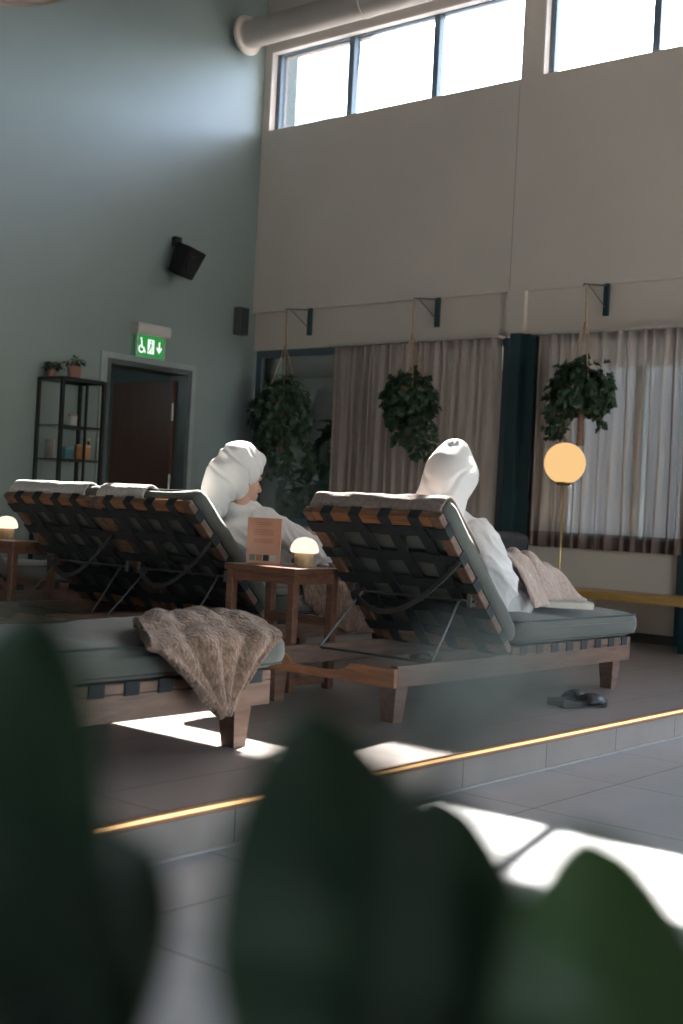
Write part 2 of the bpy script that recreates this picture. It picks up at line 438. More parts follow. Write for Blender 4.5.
# posts
bm = bmesh.new()
for x0, x1 in ((-5.475, -5.37),): box(bm, (x0, 8.64, PZ), (x1, 8.80, 2.50), .004)
struct('trim_4', bm, M_petrol)
bm = bmesh.new()
for x0, x1 in ((-5.37, -5.265), (-3.98, -3.86), (-2.45, -2.15), (0.7, 1.0), (3.85, 4.15)):
    box(bm, (x0, 8.70, 0.07), (x1, 8.86, 2.50), .003)
struct('trim_5', bm, M_petrol)
# other walls behind and beside the camera
bm = bmesh.new(); box(bm, (XL, YB - .3, 0), (XR + .3, YB, TOP)); struct('wall_back', bm, M_back)
bm = bmesh.new()
for a, b in (((YB, 0), (YW + .3, 0.6)), ((YB, 3.0), (YW + .3, TOP)), ((YB, .6), (1, 3.0)), ((4, .6), (YW + .3, 3.0))):  # leaves an unseen opening, added to let in fill light
    box(bm, (XR, a[0], a[1]), (XR + .25, b[0], b[1]))
struct('wall_right', bm, M_beige)

def window(n, x0, x1, z0, z1, ym, mull, gm, fw_=0.055, y=8.80, d=.07):
    bm = bmesh.new()
    box(bm, (x0, y, z0), (x0 + fw_, y + d, z1)); box(bm, (x1 - fw_, y, z0), (x1, y + d, z1))
    box(bm, (x0 + fw_, y, z0), (x1 - fw_, y + d, z0 + fw_)); box(bm, (x0 + fw_, y, z1 - fw_), (x1 - fw_, y + d, z1))
    for mx in mull: box(bm, (mx - .03, y - .01, z0 + fw_), (mx + .03, y + d, z1 - fw_))
    o = struct('window_%d' % n, bm, M_frame)
    xs = [x0 + fw_] + [v for mx in mull for v in (mx - .03, mx + .03)] + [x1 - fw_]
    for i in range(0, len(xs), 2):
        b2 = bmesh.new(); box(b2, (xs[i], y + .03, z0 + fw_), (xs[i + 1], y + .036, z1 - fw_)); obj('pane', b2, gm, o)
    return o
MULL = ((-7.44, -6.49), (-4.42, -3.46), (-1.42, -.49), (1.6, 2.53), (4.6, 5.5))
for i, (a, b) in enumerate(bays): window(i + 1, a + .015, b - .005, SILL - .045, HEAD + .03, 0, MULL[i], M_glass, .05, 8.83)
# reveals beside the clerestory panes; sky light on them put into a paler colour
bm = bmesh.new()
for a, b in bays: box(bm, (a, 8.757, SILL), (a + .015, 8.83, HEAD)); box(bm, (a + .015, 8.757, HEAD - .012), (b, 8.83, HEAD))
struct('trim_6', bm, mat('skylit_window_reveal', (0.75, 0.71, 0.69), 0.5, 0.02))
window(6, -8.42, -5.56, 0.845, 2.50, 0, (-7.0, ), M_glassd, .07)
window(7, -5.27, -2.45, 0.845, 2.50, 0, (-3.92,), M_glassd, .06)
window(8, -2.15, 0.70, 0.845, 2.50, 0, (-.7,), M_glass, .06)
window(9, 1.0, 3.85, 0.845, 2.50, 0, (2.4,), M_glass, .06)
for a, b in bays: portal('window_portal', ((a + b) / 2, 9.0, (SILL + HEAD) / 2), b - a, HEAD - SILL, (0, -1, 0))
for a, b in bays[2:4]: portal('window_portal', ((a + b) / 2, 9.0, 1.68), b - a, 1.6, (0, -1, 0))
portal('window_portal', (XR + .2, 2.5, 1.8), 3.0, 2.4, (-1, 0, 0))  # portal for the added fill opening in the right wall

# door
bm = bmesh.new()
box(bm, (XL - .23, DY0, PZ), (XL + .015, DY0 + .045, DZ), .003); box(bm, (XL - .23, DY1 - .045, PZ), (XL + .015, DY1, DZ), .003)
box(bm, (XL - .23, DY0 + .045, DZ - .045), (XL + .015, DY1 - .045, DZ), .003)
dr = struct('door_1', bm, mat('door_frame_paint', (0.085, 0.10, 0.10), 0.35))
bm = bmesh.new()
for y0, y1 in ((DY0 - .07, DY0), (DY1, DY1 + .05)): box(bm, (XL, y0, PZ), (XL + .018, y1, DZ + .05), .003)
box(bm, (XL, DY0, DZ), (XL + .018, DY1, DZ + .05), .003)
obj('architrave', bm, mat('grey_green_architrave', (.30, .345, .34), .35), dr)
bm = bmesh.new(); box(bm, (XL - .98, DY1 - .085, PZ + .01), (XL - .14, DY1 - .045, DZ - .09), .003)
lf = obj('door_leaf', bm, M_doorw, dr)
for z in (0.45, 1.1, 1.75):
    bm = bmesh.new(); tube(bm, [(XL - .125, DY1 - .09, z), (XL - .125, DY1 - .09, z + .16)], .012); obj('hinge', bm, mat('steel_hinge', (.4, .4, .38), .35, metal=.7), lf)
bm = bmesh.new(); lathe(bm, [(0, 0), (.012, 0), (.012, -.05), (.03, -.055), (.03, -.07), (0, -.075)], 16, M=Matrix.Translation((XL - .9, DY1 - .085, 1.1)) @ Euler((-PI / 2, 0, 0)).to_matrix().to_4x4()); obj('door_knob', bm, M_steel, lf)
# corridor behind the door
bm = bmesh.new()
box(bm, (-10.3, 5.6, 0), (-10.2, 8.6, 2.6)); box(bm, (-10.2, 5.6, 0), (XL - .22, 5.7, 2.6)); box(bm, (-10.2, 8.5, 0), (XL - .22, 8.6, 2.6))
struct('wall_corridor', bm, M_green)
bm = bmesh.new(); box(bm, (-10.2, 5.7, 0), (XL - .2, 8.5, PZ)); struct('floor_corridor', bm, M_plat)
bm = bmesh.new(); box(bm, (-10.2, 5.7, 2.32), (XL - .22, 8.5, 2.6)); struct('ceiling_corridor', bm, mat('corridor_ceiling', (.5, .55, .55), .7))
t = thing('ceiling_lamp', 'dark dome ceiling lamp in the corridor behind the open door', 'lamp', (-8.95, 7.20, 2.32))
ld = bpy.data.lights.new('corridor_fill_light', 'POINT'); ld.energy = 5; ld.color = (.8, .95, 1); ld.shadow_soft_size = .1  # unseen point light added to brighten the corridor; the dome stays dark
lo = bpy.data.objects.new('corridor_fill_light', ld); COL.objects.link(lo); lo.location = (-9.7, 6.3, 2.15)
bm = bmesh.new(); lathe(bm, [(0, 0), (.15, 0), (.15, -.02), (0, -.02)], 24); obj('base', bm, M_black, t)
bm = bmesh.new(); lathe(bm, [(.14, -.02), (.13, -.06), (.09, -.10), (0, -.12)], 24); obj('shade', bm, M_black, t, smooth=True)

# covered annex seen through the lower windows
AX0, AX1, AY, AZ = -12.5, -2.4, 12.6, 2.75
bm = bmesh.new()
box(bm, (AX0, AY, 0), (-7.1, AY + .15, AZ)); box(bm, (-7.1, AY, 0), (AX1, AY + .15, 0.7)); box(bm, (-4.6, AY, .7), (AX1, AY + .15, AZ))
for x in (-6.35, -5.45): box(bm, (x, AY, .7), (x + .12, AY + .15, AZ))
box(bm, (AX0 - .15, 9.0, 0), (AX0, AY + .15, AZ)); box(bm, (AX1, 9.0, 0), (AX1 + .15, AY + .15, AZ))
box(bm, (AX0, 8.9, 0), (XL - .22, 9.0, AZ))
struct('wall_annex', bm, mat('annex_paint', (.55, .58, .57), .7, .03))
bm = bmesh.new(); box(bm, (AX0, 9.0, AZ), (AX1 + .15, AY + .15, AZ + .08)); struct('ceiling_annex', bm, M_ceil)
bm = bmesh.new(); box(bm, (AX0, 9.0, -.1), (AX1, AY, 0.12)); struct('floor_annex', bm, M_plat)
bm = bmesh.new(); box(bm, (-60, 9.2, -.4), (60, 80, -.12)); box(bm, (-60, -60, -.4), (60, 9.2, -.12)); struct('ground', bm, mat('grey_gravel', (.35, .34, .32), .9))
bm = bmesh.new(); box(bm, (-30, 24, -.2), (25, 32, 7)); struct('wall_backdrop', bm, mat('brown_grey_render', (.22, .20, .19), .9, .15, .4))  # blank block added to dim the bright horizon sky behind the curtains
bm = bmesh.new(); box(bm, (-10.0, 10.2, .12), (-7.9, 10.35, 1.14)); box(bm, (-10.0, 10.18, 1.14), (-7.9, 10.38, 1.18)); struct('wall_annex_partition', bm, mat('grey_partition', (.28, .29, .29), .7))

# LED strip under the platform nosing
t = thing('light_strip', 'glowing warm light strip along the platform edge under its brown nosing', 'light strip', (-2.575, 0, 0))
bm = bmesh.new(); box(bm, (0, YB + .02, .133), (.016, YW - .05, .1405)); box(bm, (0, YB + .02, .108), (.010, YW - .05, .113)); obj('nosing', bm, mat('brown_metal_nosing', (.22, .12, .06), .4), t)
bm = bmesh.new()
y = YB + .02
box(bm, (0.0, YB + .02, .119), (.005, YW - .05, .1295)); obj('led_band', bm, M_led, t)
bm = bmesh.new(); box(bm, (-2.574, YB, 0), (-2.562, YW - .05, .006)); struct('trim_7', bm, mat('pale_grout_line', (.4, .38, .36), .7))

# ducts
def duct(name, x0, x1, y, z, r, label, flange):
    t = thing(name, label, 'duct', (x0, y, z))
    bm = bmesh.new(); tube(bm, [(.02, 0, 0), (x1 - x0, 0, 0)], r, 40, caps=True); obj('pipe', bm, M_duct, t, sharp=40)
    bm = bmesh.new(); Mr = Euler((0, PI / 2, 0)).to_matrix().to_4x4()
    lathe(bm, [(r * .99, 0), (flange, 0), (flange + .008, .012), (flange, .03), (r * 1.04, .035), (r * 1.0, .06), (r * .99, .0)], 40, M=Mr); obj('flange', bm, mat('duct_flange', (.62, .56, .50), .45), t, sharp=40)
    bm = bmesh.new()
    for i in range(1, int((x1 - x0) / 1.4)): lathe(bm, [(r * .99, 0), (r + .008, .002), (r + .008, .03), (r * .99, .032)], 40, M=Matrix.Translation((i * 1.4, 0, 0)) @ Mr)
    objs('joint_band', bm, M_duct, t, sharp=40)
duct('ventilation_duct', -8.38, 6.4, 8.40, 5.40, .125, 'pale round ventilation duct with flanged end above the high windows', .175)

# ------------------------------------------------------------------ curtains
def curtain(name, x0, x1, label, seed, hem=False):
    t = thing(name, label, 'curtain', ((x0 + x1) / 2, 8.69, 0.83), 0, 'sheer curtains on the window wall')
    rnd = random.Random(seed)
    n = int((x1 - x0) * 90)
    ph = 0; prof = []
    for i in range(n + 1):
        x = x0 + (x1 - x0) * i / n
        ph += 2 * PI / (7.4 * 0.9) * (0.75 + 0.5 * noise.noise(Vector((x * 2.3, seed, 0))))
        prof.append((x - (x0 + x1) / 2, ph))
    def build(z0, z1, m, nm, dy=0):
        bm = bmesh.new(); rows = []
        nz = 26
        for j in range(nz + 1):
            f = j / nz; z = z0 + (z1 - z0) * f
            row = []
            for x, p in prof:
                zz = z / 1.7
                amp = 0.030 + 0.016 * (1 - zz) + 0.018 * noise.noise(Vector((x * 1.5, zz, seed)))
                yy = amp * math.sin(p + .5 * noise.noise(Vector((x * 3, zz * 2, seed)))) + .013 * math.sin(2.3 * p)
                row.append(bm.verts.new((x + .012 * math.sin(p * .5 + zz * 2), yy + dy, z)))
            rows.append(row)
        for A, B in zip(rows, rows[1:]):
            for k in range(len(A) - 1): bm.faces.new((A[k], A[k + 1], B[k + 1], B[k]))
        return obj(nm, bm, m, t, smooth=True)
    build(0.10, 1.648, M_curtain, 'cloth')
    build(-.02, 0.10, M_hem, 'hem')
    bm = bmesh.new(); box(bm, (x0 - (x0 + x1) / 2 - .02, -.055, 1.648), (x1 - (x0 + x1) / 2 + .02, .055, 1.668), .004); obj('rail', bm, M_white, t)
    return t
curtain('curtain', -7.36, -5.60, 'brown-grey pleated sheer curtain left of the dark post', 3)
curtain('curtain', -5.26, -2.5, 'brown-grey pleated sheer curtain right of the dark post, backlit at its right', 8)
def drape(x0, x1, seed, label):
    pass

# ------------------------------------------------------------------ sun loungers
SL_W, SL_L = 0.77, 2.06
def cushion(name, sx, sy, sz, M, parent, seed, sag=0.0, mats=None, fold=0.012):
    """rounded box cushion; local x width, y length, z thickness from 0"""
    bm = bmesh.new(); nx, ny, nz = 18, 30, 6
    e = 4.5
    r = bmesh.ops.create_cube(bm, size=2.0)
    bmesh.ops.subdivide_edges(bm, edges=bm.edges[:], cuts=15, use_grid_fill=True)
    for v in bm.verts:
        c = v.co
        # rounded edges by superellipse in the yz / xz sections
        px, py, pz = c.x, c.y, c.z
        rx, ry, rz = sx / 2, sy / 2, sz / 2
        R = min(rz * .85, .06)
        q = Vector((px * rx, py * ry, pz * rz))
        inner = Vector((max(-rx + R, min(rx - R, q.x)), max(-ry + R, min(ry - R, q.y)), max(-rz + R, min(rz - R, q.z))))
        d = q - inner
        if d.length > 1e-6: q = inner + d.normalized() * min(R, d.length) if d.length > R else q
        puff = (1 - abs(px) ** 3) * (1 - abs(py) ** 4)
        n = noise.noise(Vector((q.x * 4, q.y * 4, seed)))
        n2 = abs(noise.noise(Vector((q.x * 5 + 3, q.y * 11, seed + 5))))
        if pz > .3: q.z += fold * n * 1.6 + puff * .014 - n2 * .010 - sag * math.exp(-((py - .1) / .5) ** 2) * .02
        q.y += .006 * n * (abs(py) > .9); q.x += .006 * n * (abs(px) > .9)
        v.co = M @ (q + Vector((0, 0, rz)))
    top, und = mats or (M_cush, M_under)
    for f in bm.faces: f.material_index = 0
    me_n = (M.to_3x3() @ Vector((0, 0, -1))).normalized()
    bm.normal_update()
    for f in bm.faces:
        if f.normal.dot(me_n) > .8: f.material_index = 1
    o = obj(name, bm, [top, und], parent, smooth=True)
    # piping round the two edges
    bm = bmesh.new()
    for z in (sz * .86, sz * .14):
        rx, ry = sx / 2 - .016, sy / 2 - .016; c = .03; pts = []
        for cx, cy, a0 in ((rx - c, ry - c, 0), (-rx + c, ry - c, PI / 2), (-rx + c, -ry + c, PI), (rx - c, -ry + c, 1.5 * PI)):
            for k in range(4):
                a = a0 + PI / 2 * k / 3; pts.append(M @ Vector((cx + c * math.cos(a), cy + c * math.sin(a), z)))
        P2 = []
        for i in range(len(pts)):
            a, b = pts[i], pts[(i + 1) % len(pts)]; n = max(1, int((b - a).length / .05))
            P2 += [a.lerp(b, k / n) for k in range(n)]
        tube(bm, P2, .0045, 6, closed=True)
    obj('piping', bm, M_piping, o, smooth=True)
    return o
def web_frame(parent, M, length, nlat, nlong, prefix, close_head=True):
    """wooden frame woven with elastic webbing. local y runs along, z is the thickness 0..-.035"""
    W = SL_W; st = .055; th = .036
    f = bmesh.new()
    for s in (-1, 1): box(f, (s * (W / 2 - st / 2) - st / 2, 0, -th), (s * (W / 2 - st / 2) + st / 2, length, 0), .006, M)
    objs(prefix + '_stile', f, M_wood, parent)
    f = bmesh.new()
    for y in (0, length - st): box(f, (-W / 2 + st, y, -th), (W / 2 - st, y + st, 0), .004, M)
    objs(prefix + '_crosspiece', f, M_woodx, parent)
    inner = W - 2 * st; sw = .062
    lx = [-W / 2 + st + inner * (k + .5) / nlong + 0 for k in range(nlong)]
    gap = (length - 0.03) / nlat
    ly = [.02 + gap * (k + .5) for k in range(nlat)]
    b = bmesh.new()
    for i, x in enumerate(lx):
        for sgn in (0,):
            pts = [(x, -.004, .004), (x, .0, -th - .004), (x, st, -th - .004)]
            y = st
            for j, yy in enumerate(ly): pts.append((x, yy, -th / 2 - .010 + (.005 if (i + j) % 2 else -.005)))
            pts += [(x, length - st, -th - .004), (x, length, -th - .004), (x, length + .004, .004)]
            ribbon(b, [M @ Vector(p) for p in pts], M.to_3x3() @ Vector((1, 0, 0)), sw * .95, .004)
    objs(prefix + '_lengthwise_strap', b, M_strap, parent)
    b = bmesh.new()
    for j, y in enumerate(ly):
        pts = [(-W / 2 - .004, y, .004), (-W / 2 - .004, y, -th - .004), (-W / 2 + st, y, -th - .005)]
        for i, x in enumerate(lx): pts.append((x, y, -th / 2 - .010 - (.005 if (i + j) % 2 else -.005)))
        pts += [(W / 2 - st, y, -th - .005), (W / 2 + .004, y, -th - .004), (W / 2 + .004, y, .004)]
        # a ribbon that turns at the rail: build pieces so that the flat faces stay outwards
        P3 = [M @ Vector(p) for p in pts]
        ribbon(b, P3, M.to_3x3() @ Vector((0, 1, 0)), sw, .004)
    objs(prefix + '_crosswise_strap', b, M_strap, parent)
def make_lounger(label, loc, angle_up=True, group='wooden sun loungers with woven backs'):
    t = thing('sun_lounger', label, 'sun lounger', loc, 0, group)
    W, L = SL_W, SL_L
    # lower frame
    b = bmesh.new()
    for s in (-1, 1): box(b, (s * (W / 2 - .02) - .02, 0.0, .148), (s * (W / 2 - .02) + .02, L, .236), .005)
    objs('side_rail', b, M_wood, t)
    b = bmesh.new()
    poly = [(-W / 2 + .001, .16), (W / 2 - .001, .16), (W / 2 - .001, .236), (.15, .236), (.11, .205), (.02, .195), (-.18, .20), (-.22, .236), (-W / 2 + .001, .236)]
    prism(b, poly, lambda x, z, y: Vector((x, y, z - .012)), -.024, 0.0)
    obj('head_rail', b, M_woodx, t)
    b = bmesh.new(); box(b, (-W / 2 + .04, L - .035, .150), (W / 2 - .04, L - .005, .234), .004); obj('foot_rail', b, M_woodx, t)
    for x in (-1, 1):
        for y in (.045, L - .13):
            b = bmesh.new(); taper(b, (x * (W / 2 - .05), y, .155), (x * (W / 2 - .055), y + (-.0 if y < 1 else .01), 0), (.085, .085), (.062, .058)); obj('leg', b, M_wood, t)
    HY, HZ = .87, .268
    # seat
    web_frame(t, Matrix.Translation((0, HY + .005, .272)), L - HY - .005, 8, 4, 'seat')
    sc = cushion('seat_cushion', W + .02, L - HY + .05, .13, Matrix.Translation((0, HY + (L - HY + .05) / 2 + .04, .274)), t, 3.3, 1)
    # back: plane through the hinge, running up and back
    a = math.atan2(.615, -.62) if angle_up else PI
    dv = Vector((0, math.cos(a), math.sin(a))); nv = Vector((0, -dv.z, dv.y)) * -1
    if nv.z < 0: nv = -nv
    xv = dv.cross(nv)
    Mb = Matrix((xv, dv, nv)).transposed().to_4x4(); Mb = Matrix.Translation((0, HY, HZ)) @ Mb
    BL = .86
    web_frame(t, Mb, BL, 5, 4, 'back')
    cushion('back_cushion', W + .01, BL - .01, .10, Mb @ Matrix.Translation((0, BL / 2 + .0, .001)), t, 7.1)
    if angle_up:
        b = bmesh.new(); e = Mb @ Vector((0, .36, -.05)); zr = .22
        yb = .36
        xs = (-W / 2 + .05, W / 2 - .05)
        tube(b, [(xs[0] - .03, e.y, e.z), (xs[1] + .03, e.y, e.z)], .006, 8)
        for x, dx in ((xs[0] + .06, -.07), (xs[1] - .06, .02)): tube(b, [(x, e.y, e.z), (x + dx, yb, zr)], .006, 8)
        tube(b, [(xs[0], yb, zr), (xs[1], yb, zr)], .006, 8)
        obj('prop_stand', b, M_steel, t)
        for x in xs:
            b = bmesh.new(); box(b, (x - .012, e.y - .012, e.z - .025), (x + .012, e.y + .03, e.z + .03), .003); obj('bracket', b, M_steel, t)
        # hanging pull strap across the back
        b = bmesh.new(); A = Mb @ Vector((-W / 2, .61, -.045)); B = Mb @ Vector((W / 2 - .05, .36, -.06))
        pts = []
        for k in range(17):
            u = k / 16; p = A.lerp(B, u)
            sag = 4 * u * (1 - u)
            p = p + Vector((0, -.05 * sag, -.15 * sag))
            pts.append(p)
        ribbon(b, pts, (0, .4, 1), .026, .007); obj('pull_strap', b, M_anthr, t)
    return t
M_anthr = mat('grey_pull_strap', (0.055, 0.058, 0.058), 0.6, 0.1, 30)
def LX(x): return x
L3 = make_lounger('sun lounger with raised woven back, nearest the step, under the pointed-turban person', (-3.46, 4.14, PZ))
L2 = dup(L3, (-4.985, 4.14, PZ), label='sun lounger with raised back, left of the book table, under the rounded-turban person')
L1 = dup(L3, (-5.76, 4.14, PZ), label='empty raised-back sun lounger with pale towel, pushed against the rounded-turban person\'s lounger')
L0 = dup(L3, (-7.32, 4.14, PZ), label='sun lounger at the left edge of the photo, beyond the far mushroom lamp')
L4 = make_lounger('flat sun lounger in the left foreground with a brown throw over its foot end', (-3.46, 1.315, PZ), False)

# ------------------------------------------------------------------ towels over the back tops
BACKTOP = Vector((0, 4.14 + .87 - .62 * .86 / .873, PZ + .268 + .615 * .86 / .873))
dvv = Vector((0, -.71, .704)); nvv = Vector((0, .704, .71))
def top_towel(name, x0, x1, front, back, label, seed, m=M_towel, th=.012):
    # path in yz: down the front face, over the cushion end, down the back
    base = BACKTOP - dvv * .005
    path = []
    for k in range(9): path.append(base + nvv * (.108) - dvv * (front * (1 - k / 8) + .045))
    for k in range(1, 14):
        a = PI * .92 * k / 13
        path.append(base - dvv * .035 + nvv * (.056 + .052 * math.cos(a)) + dvv * (.040 * math.sin(a) ** .8))
    bm = bmesh.new(); nx = int((x1 - x0) / .02); rows = []
    for i in range(nx + 1):
        x = x0 + (x1 - x0) * i / nx; row = []
        for j, p in enumerate(path):
            nn = noise.noise(Vector((x * 9, j * .35, seed))) * .008 + abs(noise.noise(Vector((x * 5, j * .1, seed + 3)))) * .006
            edge = min(i, nx - i) / nx
            nrm = nvv if j < 9 else (dvv)
            row.append(bm.verts.new(Vector((x, p.y, p.z)) + nrm * (nn + .008)))
        rows.append(row)
    for A, B in zip(rows, rows[1:]):
        for k in range(len(A) - 1): bm.faces.new((A[k], A[k + 1], B[k + 1], B[k]))
    bmesh.ops.recalc_face_normals(bm, faces=bm.faces)
    o = obj(name, bm, m, None, smooth=True)
    s = o.modifiers.new('s', 'SOLIDIFY'); s.thickness = th; s.offset = 0
    b = o.modifiers.new('b', 'SUBSURF'); b.levels = 1; b.render_levels = 1
    return tag(o, label, 'towel', 'towels folded over the lounger backs')
top_towel('towel', -3.83, -3.09, .32, .065, 'brown-grey towel folded over the back top of the lounger nearest the step', 1)
top_towel('towel', -6.13, -5.46, .32, .07, 'towel in a sunlit-pale tone over the back top of the empty middle lounger', 2, M_towelp)
top_towel('towel', -5.36, -4.98, .30, .07, 'narrow sunlit towel on the back top beside the rounded turban', 4, M_towelp)

# ------------------------------------------------------------------ people
def blob_person(loc, head_yaw, name_label, turban, seed, arm_out=False):
    """reclining figure, hip at local origin region; local coords equal world minus loc (loc = lounger centre x)"""
    X, Y = loc
    V = lambda x, y, z: Vector((x, y, z))
    root = thing('person', name_label, 'person', (X, Y, PZ + .38))
    oz = -(PZ + .38)
    def W(x, y, z): return Vector((x, y, z + oz))
    P = dict(pelvis=W(0, 1.22 - .05, .60), waist=W(0, 1.05, .72), chest=W(0, .93, .85), neck=W(0, .86, .975), head=W(0, .87, 1.135))
    sh = {s: W(s * .17, .88, .915) for s in (-1, 1)}
    if arm_out: el = {1: W(.26, 1.17, .78), -1: W(-.27, 1.15, .72)}; ha = {1: W(.24, 1.42, .76), -1: W(-.10, 1.38, .74)}
    else: el = {1: W(.235, .985, .68), -1: W(-.25, 1.05, .70)}; ha = {1: W(.06, 1.16, .70), -1: W(-.06, 1.24, .69)}
    hip = {s: W(s * .10, 1.20, .60) for s in (-1, 1)}
    kn = {1: W(.10, 1.58, .73), -1: W(-.12, 1.56, .70)}; an = {1: W(.09, 1.86, .56), -1: W(-.11, 1.88, .55)}
    if not arm_out: kn[1].x = .0; an[1].x = -.01; kn[-1].x = -.17; an[-1].x = -.16
    Rh = Euler((math.radians(-8), 0, head_yaw)).to_matrix()
    hc = P['head']
    def H(x, y, z): return hc + Rh @ Vector((x, y, z))
    kx = 1.31 if turban == 'round' else 1.34
    def HT(x, y, z): return hc + Rh @ Vector((x * kx, y * kx, z * 1.36 - .002))
    b = bmesh.new()
    capsule(b, P['pelvis'], P['waist'], .135, .115); capsule(b, P['waist'], P['chest'], .12, .135); capsule(b, P['chest'], P['neck'], .11, .055)
    capsule(b, P['neck'] - Vector((0, 0, .02)), hc - Vector((0, 0, .04)), .052, .052)
    ellipsoid(b, H(0, -.005, .02), (.078, .098, .098)); ellipsoid(b, H(0, .035, -.045), (.056, .062, .07))
    capsule(b, H(0, .088, .01), H(0, .108, -.028), .011, .016)                       # nose
    capsule(b, H(-.02, .088, -.062), H(.02, .088, -.062), .010, .010); capsule(b, H(-.018, .086, -.076), H(.018, .086, -.076), .010, .010)
    ellipsoid(b, H(0, .075, -.10), (.024, .022, .018))
    capsule(b, H(-.045, .075, .035), H(.045, .075, .035), .016, .016)                 # brow
    for s in (-1, 1): ellipsoid(b, H(s * .078, -.005, -.015), (.012, .022, .032))
    for s in (-1, 1):
        capsule(b, P['chest'] + Vector((0, 0, .04)), sh[s], .085, .062)
        capsule(b, sh[s], el[s], .052, .042); capsule(b, el[s], ha[s], .041, .027)
        # palm, four fingers, thumb
        d = (ha[s] - el[s]).normalized(); side = Vector((-s, 0, 0)); side = (side - d * side.dot(d)).normalized(); up = side.cross(d) * (1 if s > 0 else -1)
        if up.z < 0: up = -up
        pal = ha[s] + d * .05
        for k in (-1.5, -.5, .5, 1.5):
            capsule(b, ha[s], pal + side * k * .020 + d * .02, .018, .0125, 10, 3)
            ln = (.030, .036, .034, .026)[int(k + 1.5)]
            a0 = pal + side * k * .021 + d * .02; a1 = a0 + d * ln - up * .008; a2 = a1 + d * ln * .7 - up * .018; a3 = a2 + d * ln * .3 - up * .018
            capsule(b, a0, a1, .0095, .009, 8, 3); capsule(b, a1, a2, .009, .008, 8, 3); capsule(b, a2, a3, .008, .007, 8, 3)
        t0 = ha[s] + d * .02 + side * .024; t1 = t0 + side * .028 + d * .022; t2 = t1 + d * .03 - up * .005
        capsule(b, ha[s] + d * .01, t1, .015, .0105, 8, 3); capsule(b, t1, t2, .0105, .009, 8, 3)
        capsule(b, P['pelvis'], hip[s], .12, .105); capsule(b, hip[s], kn[s], .085, .056); capsule(b, kn[s], an[s], .056, .036)
        capsule(b, an[s] - Vector((0, .03, .01)), an[s] + Vector((0, .05, .12)), .034, .026)      # foot pointing up
    me = remeshed(b, .0065, 3)
    link('body', me, M_skin, root, True)
    # robe
    b = bmesh.new()
    capsule(b, P['pelvis'] + Vector((0, .02, 0)), P['waist'], .175, .160); capsule(b, P['waist'], P['chest'], .16, .170); capsule(b, P['chest'], P['chest'] + Vector((0, -.02, .07)), .16, .12)
    for s in (-1, 1):
        capsule(b, P['chest'] + Vector((s * .05, 0, .05)), sh[s] + Vector((s * .0, 0, -.005)), .105, .082)
        capsule(b, sh[s], el[s], .082, .080); capsule(b, el[s], ha[s] - (ha[s] - el[s]).normalized() * .05, .085, .068)
        capsule(b, hip[s], (hip[s] + kn[s]) / 2, .118, .080); capsule(b, (hip[s] + kn[s]) / 2, kn[s], .080, .066)
        capsule(b, hip[s] + Vector((s * .05, -.05, -.01)), hip[s] + Vector((s * .07, .06, -.02)), .10, .08)
        capsule(b, el[s] + Vector((0, 0, -.02)), el[s] + Vector((-s * .02, .02, -.07)), .075, .06)
    # shawl collar
    for s in (-1, 1):
        capsule(b, P['neck'] + Vector((s * .015, -.055, .0)), P['neck'] + Vector((s * .075, .0, -.005)), .040, .036)
        capsule(b, P['neck'] + Vector((s * .075, .0, -.005)), P['chest'] + Vector((s * .04, .15, -.06)), .036, .03)
    def rd(c, n):
        w = Vector((noise.noise(c * 3.2 + Vector((seed, 0, 0))), noise.noise(c * 3.2 + Vector((0, seed, 5))), noise.noise(c * 3.2 + Vector((3, 0, seed)))))
        q = c + w * .10
        f1 = 1 - abs(noise.noise(Vector((q.x * 9, (q.y - q.z) * 3.2, (q.y + q.z) * 11 + seed)))) * 2.6
        f2 = 1 - abs(noise.noise(Vector((q.x * 16 + 7, (q.y - q.z) * 8, (q.y + q.z) * 22)))) * 2.6
        return .013 * max(0, f1) + .002 * max(0, f2) - .008 + .012 * noise.noise(c * 5)
    me = remeshed(b, .009, 8, rd)
    link('bathrobe', me, M_robe, root, True)
    # turban
    b = bmesh.new(); hh = HT
    if turban == 'round':
        ellipsoid(b, hh(0, -.030, .055), (.128, .142, .118), Euler((.2, 0, 0)))
        ellipsoid(b, hh(0, -.045, .105), (.098, .120, .080), Euler((.2, 0, 0)))
        ellipsoid(b, hh(0, -.055, -.005), (.118, .105, .115))
        ellipsoid(b, hh(0, .035, .100), (.070, .062, .052))
        ellipsoid(b, hh(0, -.105, .0), (.095, .075, .12)); capsule(b, hh(0, -.11, .02), hh(0, -.12, -.13), .080, .085)
    else:
        ellipsoid(b, hh(0, -.025, .045), (.127, .145, .122)); ellipsoid(b, hh(0, .0, .145), (.060, .075, .045)); ellipsoid(b, hh(-.02, -.10, -.05), (.105, .08, .13))
        hull = bmesh.ops.convex_hull(b, input=b.verts[:])
        bmesh.ops.delete(b, geom=[g for g in set(hull['geom_interior'] + hull['geom_unused']) if isinstance(g, bmesh.types.BMVert)], context='VERTS')
        capsule(b, hh(-.0, -.06, .0), hh(.0, -.06, -.10), .105, .085)
        capsule(b, hh(-.06, -.10, -.06), hh(-.05, -.12, -.14), .06, .07)
    hc2 = hc.copy()
    def td(c, n):
        q = Rh.transposed() @ (c - hc2)
        ang = math.atan2(q.x, q.y + .02)
        f = q.z * 34 + 2.2 * math.cos(ang) * (1 if turban == 'round' else -1.6) + q.y * (22 if turban == 'round' else -16) + 2.0 * noise.noise(c * 7 + Vector((seed, 2, 0)))
        crease = max(0, 1 - abs(math.sin(f * .55)) * 2.6)
        return -.011 * crease + .006 * noise.noise(c * 10) + .003
    me = remeshed(b, .008, 10, td)
    link('turban_towel', me, M_robe, root, True)
    return root
